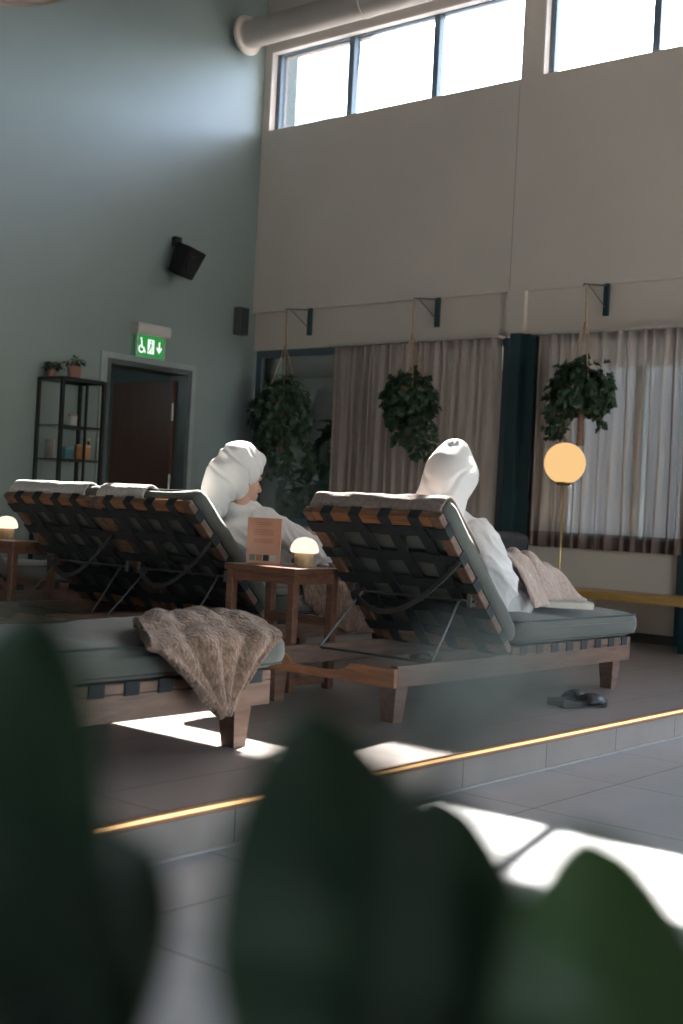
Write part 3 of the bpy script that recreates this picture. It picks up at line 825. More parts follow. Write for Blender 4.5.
person2 = blob_person((-3.46, 4.14), math.radians(22), 'person in white robe and pointed towel turban reclining on the lounger nearest the step', 'tall', 4)
person1 = blob_person((-4.955, 4.25), math.radians(-22), 'person in white robe and rounded towel turban reclining left of the small table, cheek showing', 'round', 9, arm_out=True)

# throw over the legs of the nearer person
def leg_throw(name, X, label, m, seed, knee=.83, side_drop=False):
    bm = bmesh.new(); rows = []; nx, ny = 44, 60; lx = .10 if side_drop else .0
    x0, x1 = -.37, .335
    for j in range(ny + 1):
        v = j / ny; y = 5.27 + v * .80
        row = []
        for i in range(nx + 1):
            u = i / nx; xr = x1 if side_drop else x1 - .15 * min(1, max(0, (y - 5.42) / .14)); x = x0 + (xr - x0) * u
            # bumps of the two legs under the cloth
            yk = 5.71
            prof = .60 + (knee - .60) * math.exp(-((y - yk) / .23) ** 2) + .12 * max(0, (yk - y) / .35) + (.03 + .06 * math.exp(-((y - 6.0) / .07) ** 2)) * (y > yk)
            leg = max(math.exp(-((x - lx) / .12) ** 2), .93 * math.exp(-((x + (.12 if side_drop else .17)) / .14) ** 2))
            if not side_drop: leg = max(leg, min(1, max(0, (5.56 - y) / .22)) * (1 - (abs(x) / .37) ** 6)); prof += .06 * min(1, max(0, (5.66 - y) / .2))
            z = .575 + max(0, prof - .545) * leg * (1 - u ** 10)
            f = noise.noise(Vector((x * 5, y * 4, seed)))
            z += .014 * math.sin(26 * y + 6 * x + 5 * f) * (.4 + leg * .5) + .012 * noise.noise(Vector((x * 12, y * 12, seed)))
            z = max(z, .568)
            yy = y + .05 * noise.noise(Vector((x * 3, v * 2, seed + 9)))
            if side_drop and u > .93:
                z -= (u - .93) / .07 * (.30 * (1 - abs(v - .55) * 1.2)); xx = X + .40 + .02 * noise.noise(Vector((y * 9, u, 1)))
            else: xx = X + x + .03 * noise.noise(Vector((y * 4, 1, seed)))
            row.append(bm.verts.new((xx, yy, z)))
        rows.append(row)
    for A, B in zip(rows, rows[1:]):
        for k in range(nx): bm.faces.new((A[k], A[k + 1], B[k + 1], B[k]))
    o = obj(name, bm, m, None, smooth=True)
    s = o.modifiers.new('s', 'SOLIDIFY'); s.thickness = .018; s.offset = 1
    ss = o.modifiers.new('b', 'SUBSURF'); ss.levels = 1; ss.render_levels = 1
    return tag(o, label, 'blanket')
leg_throw('blanket', -3.46, 'pink-beige knitted blanket over the knees of the person in the pointed turban', M_throw2, 2, .79)
leg_throw('blanket', -5.0, 'brown knitted blanket hanging off the occupied lounger behind the small table', M_throw, 6, .84, True)

# brown throw over the corner of the near lounger
def corner_throw():
    bm = bmesh.new(); zt = .535; xe = -3.045
    nu, nv_ = 60, 70; rows = []
    for j in range(nv_ + 1):
        v = j / nv_; row = []
        Ltop = .34; Lh = .285
        s = -Ltop + v * (Ltop + Lh)             # distance along the cloth from cushion edge
        for i in range(nu + 1):
            u = i / nu
            if s < .02:
                a = (s + Ltop) / (Ltop)
                y0 = 2.96 - .26 * a; y1 = 3.33 - .0 * a
            else:
                h = min(1, (s - .02) / (Lh - .02))
                y0 = 2.68 + .36 * h ** .9; y1 = 3.33 - .26 * h ** .85
            y = y0 + (y1 - y0) * u
            w = (y1 - y0) / .70
            fold = math.sin(u * 17 + 1.5 * math.sin(s * 6)) * .5 + .5 * math.sin(u * 31 + 2)
            R = .05
            if s < -R * .8:
                x = xe + s + .02; z = zt + .03 + .045 * math.sin(PI * min(1, max(0, (s + Ltop) / Ltop))) * (1 - (2 * u - 1) ** 4 * .5) + .012 * fold
            elif s < R * .8:
                a = (s + R * .8) / (1.6 * R) * PI / 2
                x = xe - R * .8 + .02 + (R + .03) * math.sin(a); z = zt + .03 - R * .6 - .01 + (R * .6 + .01) * math.cos(a) + .012 * fold * math.cos(a)
                x += .016 * fold * math.sin(a)
            else:
                x = xe + .06 + .018 * fold * min(1, w * 2) + .006 * noise.noise(Vector((u * 8, s * 8, 0))); z = zt - .005 - (s - R * .8) 
            z += .006 * noise.noise(Vector((u * 10, v * 10, 3)))
            # rolled left border on top
            row.append(bm.verts.new((x, y, z)))
        rows.append(row)
    for A, B in zip(rows, rows[1:]):
        for k in range(nu): bm.faces.new((A[k], A[k + 1], B[k + 1], B[k]))
    o = obj('throw_blanket', bm, M_throw, None, smooth=True)
    s = o.modifiers.new('s', 'SOLIDIFY'); s.thickness = .034; s.offset = 0
    ss = o.modifiers.new('b', 'SUBSURF'); ss.levels = 1; ss.render_levels = 1
    tag(o, 'chunky brown knitted throw hanging to a point over the flat foreground lounger', 'throw blanket')
corner_throw()

# ------------------------------------------------------------------ side tables, lamps, book
def side_table(loc, label):
    t = thing('side_table', label, 'side table', loc, 0, 'small wooden side tables')
    w, d, h = .46, .34, .58
    b = bmesh.new(); box(b, (-w / 2, -d / 2, h - .03), (w / 2, d / 2, h), .005); obj('table_top', b, M_tablew, t)
    b = bmesh.new()
    for a, c in (((-w / 2 + .02, -d / 2 + .012), (w / 2 - .02, -d / 2 + .034)), ((-w / 2 + .02, d / 2 - .034), (w / 2 - .02, d / 2 - .012)),
                 ((-w / 2 + .012, -d / 2 + .034), (-w / 2 + .034, d / 2 - .034)), ((w / 2 - .034, -d / 2 + .034), (w / 2 - .012, d / 2 - .034))):
        box(b, (a[0], a[1], h - .075), (c[0], c[1], h - .03), .002)
    objs('apron', b, M_tablew, t)
    for x in (-1, 1):
        for y in (-1, 1):
            b = bmesh.new(); box(b, (x * (w / 2 - .03) - .020, y * (d / 2 - .03) - .020, 0), (x * (w / 2 - .03) + .020, y * (d / 2 - .03) + .020, h - .03), .004); obj('leg', b, M_tablew, t)
    b = bmesh.new()
    for x in (-1, 1): box(b, (x * (w / 2 - .04) - .018, -d / 2 + .06, .03), (x * (w / 2 - .04) + .018, d / 2 - .06, .07), .003)
    box(b, (-w / 2 + .06, d / 2 - .055, .30), (w / 2 - .06, d / 2 - .03, .345), .003)
    objs('stretcher', b, M_tablew, t)
    return t
T1 = side_table((-4.105, 4.55, PZ), 'dark red-brown side table carrying the salmon book and a mushroom lamp')
T0 = dup(T1, (-6.47, 4.70, PZ), label='dark side table at the left edge of the photo carrying the far mushroom lamp')
def mushroom(loc, label):
    t = thing('mushroom_lamp', label, 'table lamp', loc, 0, 'cordless mushroom table lamps')
    b = bmesh.new(); lathe(b, [(0, 0), (.046, 0), (.048, .003), (.048, .062), (.046, .065), (0, .065)], 32); obj('base', b, M_lwood, t, sharp=40)
    b = bmesh.new(); lathe(b, [(0, .066), (.060, .066), (.068, .070), (.070, .080), (.066, .100), (.054, .122), (.034, .137), (0, .143)], 36); obj('lamp_shade', b, M_mush, t, smooth=True)
    return t
mushroom((-4.05, 4.64, PZ + .58), 'glowing mushroom lamp with pale wood base on the side table beside the salmon book')
mushroom((-6.63, 4.76, PZ + .58), 'glowing mushroom lamp with wood base on the table at the left edge')
# standing book
t = thing('book', 'salmon-covered book standing upright on the side table beside the mushroom lamp', 'book', (-4.262, 4.575, PZ + .58), math.radians(36))
b = bmesh.new(); box(b, (-.082, -.016, 0), (.082, -.0135, .225)); box(b, (-.082, .0135, 0), (.082, .016, .225)); box(b, (.080, -.016, 0), (.084, .016, .225), .001); obj('cover', b, M_salmon, t)
b = bmesh.new(); box(b, (-.078, -.0135, .003), (.080, .0135, .222)); obj('pages', b, M_paper, t)
b = bmesh.new()
for z, w in ((.200, .045), (.190, .035), (.165, .05), (.157, .052), (.149, .048), (.141, .05), (.118, .048), (.110, .05), (.102, .045)): box(b, (-w, -.0166, z), (w, -.0160, z + .0028))
obj('printed_text', b, mat('brown_print', (.45, .22, .15), .7), t)
for i, c in enumerate(((.20, .24, .20), (.40, .18, .09), (.03, .035, .05), (.55, .50, .48))):
    b = bmesh.new(); box(b, (-.067 + i * .034, -.0168, .014), (-.038 + i * .034, -.0160, .044)); obj('swatch', b, mat('swatch_%d' % i, c, .6), t)['label'] = ('grey-green swatch', 'rust swatch', 'black swatch', 'pale grey label block')[i]
# flat book on the near lounger
t = thing('book', 'pale book lying flat on the green seat cushion beside the pink-beige blanket', 'book', (-3.235, 5.76, PZ + .424), math.radians(36))
b = bmesh.new(); box(b, (-.14, -.09, 0), (.14, .09, .004), .001); box(b, (-.14, -.09, .030), (.14, .09, .034), .001); box(b, (-.14, .087, 0), (.14, .091, .034), .001); obj('cover', b, mat('cream_cover', (.55, .53, .48), .6), t)
b = bmesh.new(); box(b, (-.136, -.086, .004), (.136, .087, .030)); obj('pages', b, M_paper, t)

# ------------------------------------------------------------------ slippers
def slide(loc, rz, label, group='black slide sandals by the step'):
    t = thing('slide_sandal', label, 'sandal', loc, rz, group)
    out = [(-.032, -.13), (.030, -.13), (.040, -.09), (.036, -.03), (.046, .05), (.048, .09), (.035, .125), (.0, .138), (-.035, .12), (-.046, .07), (-.038, -.02), (-.040, -.09)]
    b = bmesh.new(); prism(b, out, lambda x, y, z: Vector((x, y, z + (.010 * (y / .13) ** 2 if z > .001 else .0))), 0, .026)
    bmesh.ops.bevel(b, geom=b.edges[:], offset=.004, segments=2, affect='EDGES'); obj('sole', b, M_rubber, t, sharp=50)
    b = bmesh.new(); rows = []
    for i in range(13):
        a = PI * i / 12; rows.append([Vector((.050 * math.cos(a), y + .004 * math.sin(a), .012 + (.058 - abs(y - .045) * .25) * math.sin(a) ** .8)) for y in (.0, .03, .06, .095)])
    vv = [[b.verts.new(p) for p in r] for r in rows]
    for A, B in zip(vv, vv[1:]):
        for k in range(3): b.faces.new((A[k], A[k + 1], B[k + 1], B[k]))
    o = obj('strap', b, M_rubber, t, smooth=True); s = o.modifiers.new('s', 'SOLIDIFY'); s.thickness = .006
    return t
S1 = slide((-2.865, 5.315, PZ), math.radians(-22), 'nearer black slide sandal of the pair lying close to the glowing step')
S2 = dup(S1, (-2.96, 5.36, PZ), math.radians(-8), label='farther black slide sandal of the pair by the glowing step, partly behind the other')
S3 = dup(S1, (-4.30, 6.05, PZ), math.radians(70), label='single dark slide sandal seen in the gap beneath the near lounger')
S3['group'] = 'dark sandals between the loungers'

# ------------------------------------------------------------------ wall things
# exit sign
t = thing('exit_sign', 'lit green emergency exit sign with white pictograms above the dark door', 'exit sign', (XL, 7.44, 2.265))
b = bmesh.new(); prism(b, [(0, .185), (.09, .185), (.10, .20), (.10, .265), (.085, .285), (0, .285)], lambda x, z, y: Vector((x, y, z)), -.19, .19); obj('housing', b, M_white, t)
b = bmesh.new(); box(b, (.045, -.155, .0), (.053, .155, .185), .001)
obj('panel', b, emit('exit_green', (.035, .27, .06), .75), t)
b = bmesh.new()
for y in (-.16, .16): box(b, (.04, y - .006, -.005), (.058, y + .006, .185))
box(b, (.04, -.16, -.008), (.058, .16, 0)); obj('edge_frame', b, mat('sign_edge', (.45, .6, .6), .4), t)
Mw = emit('exit_white', (.85, 1.0, .88), .95)
b = bmesh.new(); X0, X1 = .0535, .0545
fnn = lambda y, z, x: Vector((x, y, z))
# wheelchair symbol: ring, body, head
ring = []
for k in range(20):
    a0 = math.radians(100 + 300 * k / 20); a1 = math.radians(100 + 300 * (k + 1) / 20)
    prism(b, [(-.105 + .036 * math.cos(a0), .062 + .036 * math.sin(a0)), (-.105 + .036 * math.cos(a1), .062 + .036 * math.sin(a1)), (-.105 + .022 * math.cos(a1), .062 + .022 * math.sin(a1)), (-.105 + .022 * math.cos(a0), .062 + .022 * math.sin(a0))], fnn, X0, X1)
prism(b, [(-.115, .138), (-.100, .142), (-.092, .075), (-.107, .075)], fnn, X0, X1)
prism(b, [(-.107, .085), (-.075, .082), (-.052, .035), (-.064, .030), (-.085, .070), (-.107, .072)], fnn, X0, X1)
prism(b, [(-.112 + .010 * math.cos(a), .152 + .010 * math.sin(a)) for a in [k * PI / 5 for k in range(10)]], fnn, X0, X1)
obj('wheelchair_symbol', b, Mw, t)
b = bmesh.new(); prism(b, [(-.035, .03), (.040, .03), (.040, .155), (-.035, .155)], fnn, X0, X1); obj('doorway_symbol', b, Mw, t)
b = bmesh.new(); X2, X3 = .0546, .0552
prism(b, [(-.008, .118), (.008, .125), (.004, .085), (-.012, .080)], fnn, X2, X3); prism(b, [(-.012, .082), (.0, .085), (-.020, .045), (-.030, .050)], fnn, X2, X3)
prism(b, [(-.004, .085), (.006, .082), (.022, .062), (.020, .042), (.013, .043), (.014, .060)], fnn, X2, X3); prism(b, [(.0, .118), (.006, .112), (.024, .100), (.022, .094), (.002, .104)], fnn, X2, X3)
prism(b, [(.004 + .009 * math.cos(a), .136 + .009 * math.sin(a)) for a in [k * PI / 5 for k in range(10)]], fnn, X2, X3)
obj('running_figure_symbol', b, emit('exit_green_dark', (.03, .30, .05), .8), t)
b = bmesh.new(); prism(b, [(.092, .145), (.108, .145), (.108, .092), (.130, .098), (.130, .082), (.100, .042), (.070, .082), (.070, .098), (.092, .092)], fnn, X0, X1); obj('arrow_symbol', b, Mw, t)

# wall speaker
M_spk = mat('matt_black_plastic', (.006, .007, .008), .85, .1)
t = thing('wall_speaker', 'black angled loudspeaker on a bracket high on the grey-green wall', 'speaker', (XL, 7.80, 3.0))
b = bmesh.new(); box(b, (0, -.13, .30), (.05, -.05, .38), .006); tube(b, [(.03, -.09, .32), (.12, -.05, .27), (.13, -.0, .22)], .018, 10); obj('bracket', b, M_black, t)
Ms = Matrix.Translation((.15, -.10, .15)) @ Euler((math.radians(-6), math.radians(20), math.radians(8))).to_matrix().to_4x4() @ Matrix.Scale(.88, 4)
b = bmesh.new()
poly = [(-.12, -.09), (-.06, -.14), (.12, -.14), (.12, .14), (-.06, .14), (-.12, .09)]
vA = [b.verts.new(Ms @ Vector((x * .8, y * .8, -.15))) for x, y in poly]; vB = [b.verts.new(Ms @ Vector((x, y, .15))) for x, y in poly]
for k in range(6): b.faces.new((vA[k], vA[(k + 1) % 6], vB[(k + 1) % 6], vB[k]))
b.faces.new(vA[::-1]); b.faces.new(vB); bmesh.ops.bevel(b, geom=b.edges[:], offset=.008, segments=2, affect='EDGES'); cab = obj('cabinet', b, M_spk, t)
b = bmesh.new(); lathe(b, [(0, 0), (.07, .0), (.085, .008), (.09, .0), (.09, -.005)], 24, M=Ms @ Matrix.Translation((.115, 0, -.01)) @ Euler((0, PI / 2, 0)).to_matrix().to_4x4()); obj('grille', b, M_spk, t)
t = thing('wall_box', 'slim grey column loudspeaker in the corner beside the window wall', 'speaker', (XL, 8.56, 2.62))
b = bmesh.new(); box(b, (0, -.06, 0), (.09, .06, .26), .008); obj('housing', b, mat('dark_grey_plastic', (.07, .072, .07), .6), t)
b = bmesh.new(); box(b, (.09, -.05, .01), (.093, .05, .25), .001); obj('grille', b, M_anth, t)

# ------------------------------------------------------------------ foliage
def leaf(bm, p, d, up, L, Wd, kind='ivy', curl=.2):
    d = d.normalized(); s = d.cross(up)
    if s.length < 1e-3: s = d.cross(Vector((1, 0, 0)))
    s.normalize(); n = s.cross(d)
    if kind == 'ivy': pts = [(0, 0), (.28, -.52), (.42, -.2), (.62, -.40), (.66, -.14), (1, 0), (.66, .14), (.62, .40), (.42, .2), (.28, .52)]
    else: pts = [(0, 0), (.15, -.28), (.35, -.46), (.6, -.44), (.85, -.22), (1, 0), (.85, .22), (.6, .44), (.35, .46), (.15, .28)]
    mid = [bm.verts.new(p + d * L * u - n * curl * L * u * u) for u in (0, .35, .7, 1.0)]
    def V(u, w): return bm.verts.new(p + d * L * u + s * Wd * w + n * (abs(w) * Wd * .35 - curl * L * u * u))
    Lf = [V(u, w) for u, w in pts[1:5]]; Rt = [V(u, w) for u, w in pts[6:]][::-1]
    for S in (Lf, Rt):
        bm.faces.new((mid[0], S[0], S[1], mid[1])); bm.faces.new((mid[1], S[1], S[2], mid[2])); bm.faces.new((mid[2], S[2], S[3], mid[3]))
def ivy(loc, label, rx, z0, z1, seed, trails, n=420, post=False):
    rnd = random.Random(seed); t = thing('hanging_planter', label, 'hanging plant', loc, 0, 'ivy planters hanging before the windows')
    ztop = 2.80 - loc[2]
    b = bmesh.new(); lathe(b, [(0, .0), (.07, .0), (.10, .04), (.115, .13), (.12, .14), (.105, .14), (.09, .04), (0, .03)], 24); pot = obj('pot', b, M_terra, t, smooth=True)
    b = bmesh.new(); lathe(b, [(0, .12), (.10, .12), (.10, .115)], 16); obj('soil', b, M_soil, pot)
    b = bmesh.new(); kz = .17 + (ztop - .17) * .55
    for k in range(4):
        a = PI / 4 + k * PI / 2; tube(b, [(.02 * math.cos(a), .02 * math.sin(a), -.05), (.10 * math.cos(a), .10 * math.sin(a), .02), (.145 * math.cos(a), .145 * math.sin(a), .15), (.01 * math.cos(a), .01 * math.sin(a), kz)], .0055, 6)
    tube(b, [(0, 0, kz - .02), (0, 0, kz + .03)], .013, 8); tube(b, [(0.006, 0, kz), (-.004, 0, ztop - .03), (0, 0, ztop)], .008, 6)
    obj('rope_hanger', b, M_rope, t)
    b = bmesh.new(); tube(b, [(0, 0, -.04), (0, 0, -.08), (0, 0.01, -.36)], [.014, .022, .030], 8); obj('rope_tassel', b, mat('brown_tassel', (.17, .10, .07), .9, .2, 40), t)
    b = bmesh.new()
    for k in range(n):
        a = rnd.uniform(0, 2 * PI); ph = math.acos(rnd.uniform(-1, 1)); r = rnd.uniform(.72, 1.02)
        c = Vector((rx * math.sin(ph) * math.cos(a) * r, rx * .7 * math.sin(ph) * math.sin(a) * r, (z0 + z1) / 2 + (z1 - z0) / 2 * math.cos(ph) * r))
        q = noise.noise(c * 6 + Vector((seed, 0, 0)))
        c *= 1 + .22 * q
        out = Vector((c.x, c.y, (c.z - (z0 + z1) / 2) * .6)).normalized()
        d = (out * .5 + Vector((rnd.gauss(0, .5), rnd.gauss(0, .5), rnd.gauss(-.6, .4)))).normalized()
        leaf(b, c, d, out, rnd.uniform(.06, .105), rnd.uniform(.065, .105), 'ivy', rnd.uniform(0, .4))
    v = bmesh.new()
    for (tx, ty, zl) in trails:
        p = Vector((tx * .8, ty * .8, z0 + .2)); pts = [p.copy()]
        while p.z > zl:
            p = p + Vector((rnd.gauss(0, .014) + tx * .02, rnd.gauss(0, .012), -.04)); pts.append(p.copy())
            for _ in range(2):
                d = Vector((rnd.gauss(0, 1), rnd.gauss(0, 1), -.6)).normalized()
                leaf(b, p + d * .01, d, Vector((0, -1, .4)), rnd.uniform(.05, .09), rnd.uniform(.055, .09), 'ivy', .2)
        tube(v, pts, .003, 5)
    obj('foliage', b, M_leaf, t); obj('vine', v, M_stem, t)
    return t
ivy((-7.76, 8.48, 1.86), 'large ivy planter hanging before the uncurtained window at the left', .30, -.28, .33, 11, [(-.30, 0, -.62), (-.2, .1, -.52), (.22, 0, -.50), (.27, .1, -.35), (-.25, -.1, -.45), (.1, -.15, -.50), (0, .1, -.4), (-.1, -.15, -.42)], 520)
ivy((-6.33, 8.48, 1.93), 'ivy planter hanging before the left curtain, middle of the three', .21, -.20, .27, 5, [(.16, -.05, -.40), (.05, 0, -.36), (.20, .05, -.46), (-.05, -.1, -.28), (-.22, 0, -.12), (.1, .1, -.34), (.0, -.1, -.3)], 430)
ivy((-4.71, 8.48, 1.95), 'ivy planter hanging before the right curtain above the globe lamp', .25, -.13, .27, 21, [(-.27, 0, -.26), (-.2, .1, -.30), (-.12, -.1, -.26), (.2, 0, -.14), (.08, 0, -.20), (-.24, -.1, -.18), (-.3, 0, -.2)], 430)
brk = None
for x, lab in ((-7.72, 'black folding wall bracket above the large ivy planter at the left'), (-6.28, 'black wall bracket above the left curtain, middle of the three'), (-4.69, 'black wall bracket above the right curtain, nearest the right edge')):
    if brk is None:
        t = brk = thing('wall_bracket', lab, 'bracket', (x, 8.765, 2.61), 0, 'black brackets on the fascia')
        b = bmesh.new(); box(b, (-.022, -.028, 0), (.022, 0, .25), .003); obj('wall_plate', b, M_petrol, t)
        b = bmesh.new(); tube(b, [(0, -.02, .235), (-.05, -.29, .205)], .006, 6); tube(b, [(0, -.02, .06), (-.04, -.24, .21)], .004, 6); obj('arm', b, M_steel, t)
        b = bmesh.new(); tube(b, [(-.05, -.283 + .012 * math.cos(a), .195 + .012 * math.sin(a)) for a in [k * .6 for k in range(9)]], .003, 6); obj('hook', b, M_steel, t)
    else: dup(brk, (x, 8.765, 2.61), label=lab)

# plants in the annex behind the left window
def bushy(loc, h, rx, seed, label, n=160, L=.22, cat='plant', name='indoor_plant', m=M_leaf2, pot=.2, grp=None, kind='big'):
    rnd = random.Random(seed); t = thing(name, label, cat, loc, 0, grp)
    b = bmesh.new(); lathe(b, [(0, 0), (pot * .75, 0), (pot, pot * 1.6), (pot * .92, pot * 1.6), (pot * .9, pot * 1.45), (0, pot * 1.45)], 24); obj('pot', b, M_terra if pot < .1 else M_anth, t, sharp=50)
    b = bmesh.new(); v = bmesh.new(); base = Vector((0, 0, pot * 1.45))
    for k in range(n):
        a = rnd.uniform(0, 2 * PI); f = rnd.uniform(.25, 1); r = rx * math.sin(PI * min(1, f * .95) ** .8) * rnd.uniform(.4, 1.05)
        p = base + Vector((r * math.cos(a), r * math.sin(a), f * (h - base.z)))
        out = Vector((math.cos(a), math.sin(a), .2))
        if k % 3 == 0: tube(v, [base + Vector((r * .1 * math.cos(a), r * .1 * math.sin(a), 0)), base.lerp(p, .55) + Vector((0, 0, h * .08)), p], .004 if pot > .1 else .0015, 5)
        leaf(b, p, out * .8 + Vector((rnd.gauss(0, .4), rnd.gauss(0, .4), rnd.gauss(-.2, .4))), Vector((0, 0, 1)), L * rnd.uniform(.6, 1.1), L * rnd.uniform(.5, .9), kind, rnd.uniform(.1, .5))
    obj('foliage', b, m, t); obj('stem', v, M_stem, t)
    return t
bushy((-8.05, 9.62, .12), 1.75, .36, 3, 'tall broad-leaved plant behind the uncurtained window, near the curtain edge', 170, .24)
bushy((-9.05, 9.75, .12), 1.6, .32, 8, 'dark leafy plant behind the uncurtained window, left of the tall broad-leaved one', 170, .17)

# ------------------------------------------------------------------ display cabinet
t = thing('display_cabinet', 'black metal and glass display cabinet against the wall left of the door', 'cabinet', (-8.30, 6.52, PZ))
cw, cd, ch = .42, .31, 1.82   # along y, along x, height
b = bmesh.new(); s = .014
for x in (-cd / 2, cd / 2):
    for y in (-cw / 2, cw / 2): box(b, (x - s, y - s, 0), (x + s, y + s, ch))
for z in (.06, ch - .011):
    for x in (-cd / 2, cd / 2): box(b, (x - s, -cw / 2 + s, z - s), (x + s, cw / 2 - s, z + s))
    for y in (-cw / 2, cw / 2): box(b, (-cd / 2 + s, y - s, z - s), (cd / 2 - s, y + s, z + s))
obj('frame', b, M_black, t)
b = bmesh.new(); box(b, (cd / 2 - .012, .03, .08), (cd / 2 + .006, .045, ch - .03)); obj('door_stile', b, M_black, t)
SH = [.40, .82, 1.17, 1.44]
for z in SH:
    b = bmesh.new(); box(b, (-cd / 2 + .005, -cw / 2 + .005, z - .012), (cd / 2 - .012, cw / 2 - .005, z), .002); obj('shelf', b, M_black, t)
b = bmesh.new(); box(b, (-cd / 2, -cw / 2, ch - .004), (cd / 2, cw / 2, ch)); obj('top_plate', b, M_black, t)
for (a, c) in (((-cd / 2 + .01, -cw / 2 - .003, .08), (cd / 2 - .01, -cw / 2 + .001, ch - .02)), ((cd / 2 - .002, -cw / 2 + .012, .08), (cd / 2 + .002, cw / 2 - .012, ch - .02)), ((-cd / 2 + .01, cw / 2 - .001, .08), (cd / 2 - .01, cw / 2 + .003, ch - .02))):
    b = bmesh.new(); box(b, a, c); obj('glass_panel', b, M_cabglass, t)
CZ = PZ
def small(name, label, cat, loc, parts, rz=0, grp=None):
    t = thing(name, label, cat, loc, rz, grp)
    for nm, fn_, m in parts:
        b = bmesh.new(); fn_(b); obj(nm, b, m, t, sharp=45)
    return t
small('leaflet', 'pinkish leaflet leaning in the display cabinet, left on its middle shelf', 'leaflet', (-8.36, 6.375, CZ + 1.171), [('sheet', lambda b: box(b, (-.05, -.003, 0), (.05, .003, .15)), mat('leaflet_pink', (.45, .33, .28), .6)), ('back_sheet', lambda b: box(b, (-.05, .003, 0), (.05, .006, .15)), M_paper)], .15)
small('gift_box', 'teal box on the middle shelf of the display cabinet', 'box', (-8.25, 6.45, CZ + 1.171), [('box_body', lambda b: box(b, (-.05, -.04, 0), (.05, .04, .09), .003), mat('teal_card', (.05, .17, .20), .6)), ('lid', lambda b: box(b, (-.052, -.042, .075), (.052, .042, .095), .003), mat('pale_teal_card', (.16, .28, .3), .6))])
small('candle_jar', 'pale candle jar with lid on the upper shelf of the display cabinet', 'jar', (-8.28, 6.53, CZ + 1.441), [('jar_body', lambda b: lathe(b, [(0, 0), (.035, 0), (.038, .01), (.038, .08), (0, .08)], 20), mat('white_ceramic', (.5, .48, .46), .3)), ('lid', lambda b: lathe(b, [(0, .08), (.04, .08), (.04, .092), (.01, .096), (.01, .11), (0, .112)], 20), mat('rose_lid', (.4, .25, .25), .4))])
small('round_box', 'round orange-brown box on a shelf of the display cabinet', 'box', (-8.22, 6.60, CZ + 1.171), [('box_body', lambda b: lathe(b, [(0, 0), (.055, 0), (.065, .02), (.065, .10), (0, .10)], 28), mat('orange_brown', (.42, .20, .07), .6)), ('lid', lambda b: lathe(b, [(0, .10), (.067, .10), (.067, .12), (.03, .13), (0, .13)], 28), mat('pale_orange', (.5, .32, .2), .6))])
small('product_box', 'small white box with a rose label low in the display cabinet', 'box', (-8.24, 6.44, CZ + .821), [('box_body', lambda b: box(b, (-.03, -.03, 0), (.03, .03, .10), .002), M_paper), ('label_band', lambda b: box(b, (-.031, -.031, .03), (.031, .031, .06)), mat('rose_label', (.4, .15, .15), .6))])
small('bottle', 'slim dark bottle beside the round orange-brown box in the cabinet', 'bottle', (-8.26, 6.69, CZ + 1.171), [('bottle_body', lambda b: lathe(b, [(0, 0), (.022, 0), (.022, .10), (.009, .13), (.009, .16), (0, .16)], 18), M_black), ('cap', lambda b: lathe(b, [(0, .16), (.011, .16), (.011, .185), (0, .185)], 14), M_brass)])
small('bowl', 'pale shallow bowl low in the display cabinet', 'bowl', (-8.26, 6.62, CZ + .821), [('bowl_body', lambda b: lathe(b, [(0, .0), (.03, 0), (.075, .05), (.072, .052), (.03, .01), (0, .008)], 28), mat('cream_ceramic', (.5, .48, .45), .35)), ('foot_ring', lambda b: lathe(b, [(.03, 0), (.035, 0), (.035, .008), (.028, .01)], 24), M_terra)])
bushy((-8.24, 6.49, CZ + ch), .17, .08, 31, 'small terracotta-potted plant on top of the display cabinet', 60, .045, 'potted plant', 'potted_plant', M_leaf, .062, kind='ivy')
bushy((-8.38, 6.37, CZ + ch), .13, .08, 37, 'low spreading pot plant behind the terracotta one on the display cabinet', 70, .045, 'potted plant', 'potted_plant', M_leaf, .04, kind='ivy')

# ------------------------------------------------------------------ far end: floor lamp, bench, armchairs
t = thing('floor_lamp', 'glowing globe floor lamp on a slim brass stem before the right curtain', 'floor lamp', (-4.665, 8.20, PZ))
b = bmesh.new(); lathe(b, [(0, 0), (.13, 0), (.13, .012), (.02, .02), (0, .02)], 32); obj('base', b, M_brass, t, sharp=40)
b = bmesh.new(); tube(b, [(0, 0, .015), (0, 0, 1.145)], .007, 10); obj('pole', b, M_brass, t, smooth=True)
b = bmesh.new(); lathe(b, [(0, 1.13), (.05, 1.14), (.062, 1.152), (.062, 1.165), (0, 1.17)], 24); obj('holder', b, M_brass, t, smooth=True)
b = bmesh.new(); bmesh.ops.create_uvsphere(b, u_segments=40, v_segments=24, radius=.152, matrix=Matrix.Translation((0, 0, 1.30))); obj('lamp_shade', b, M_globe, t, smooth=True)
t = thing('bench', 'long honey-yellow wooden bench along the window wall at the right', 'bench', (-3.6, 8.35, PZ))
b = bmesh.new(); box(b, (-1.35, -.2, .325), (1.35, .2, .385), .014); obj('seat', b, M_bench, t)
for x in (-1.15, -.1, 1.15):
    b = bmesh.new(); box(b, (x - .03, -.12, 0), (x + .03, .16, .325), .004); obj('support', b, M_petrol, t)
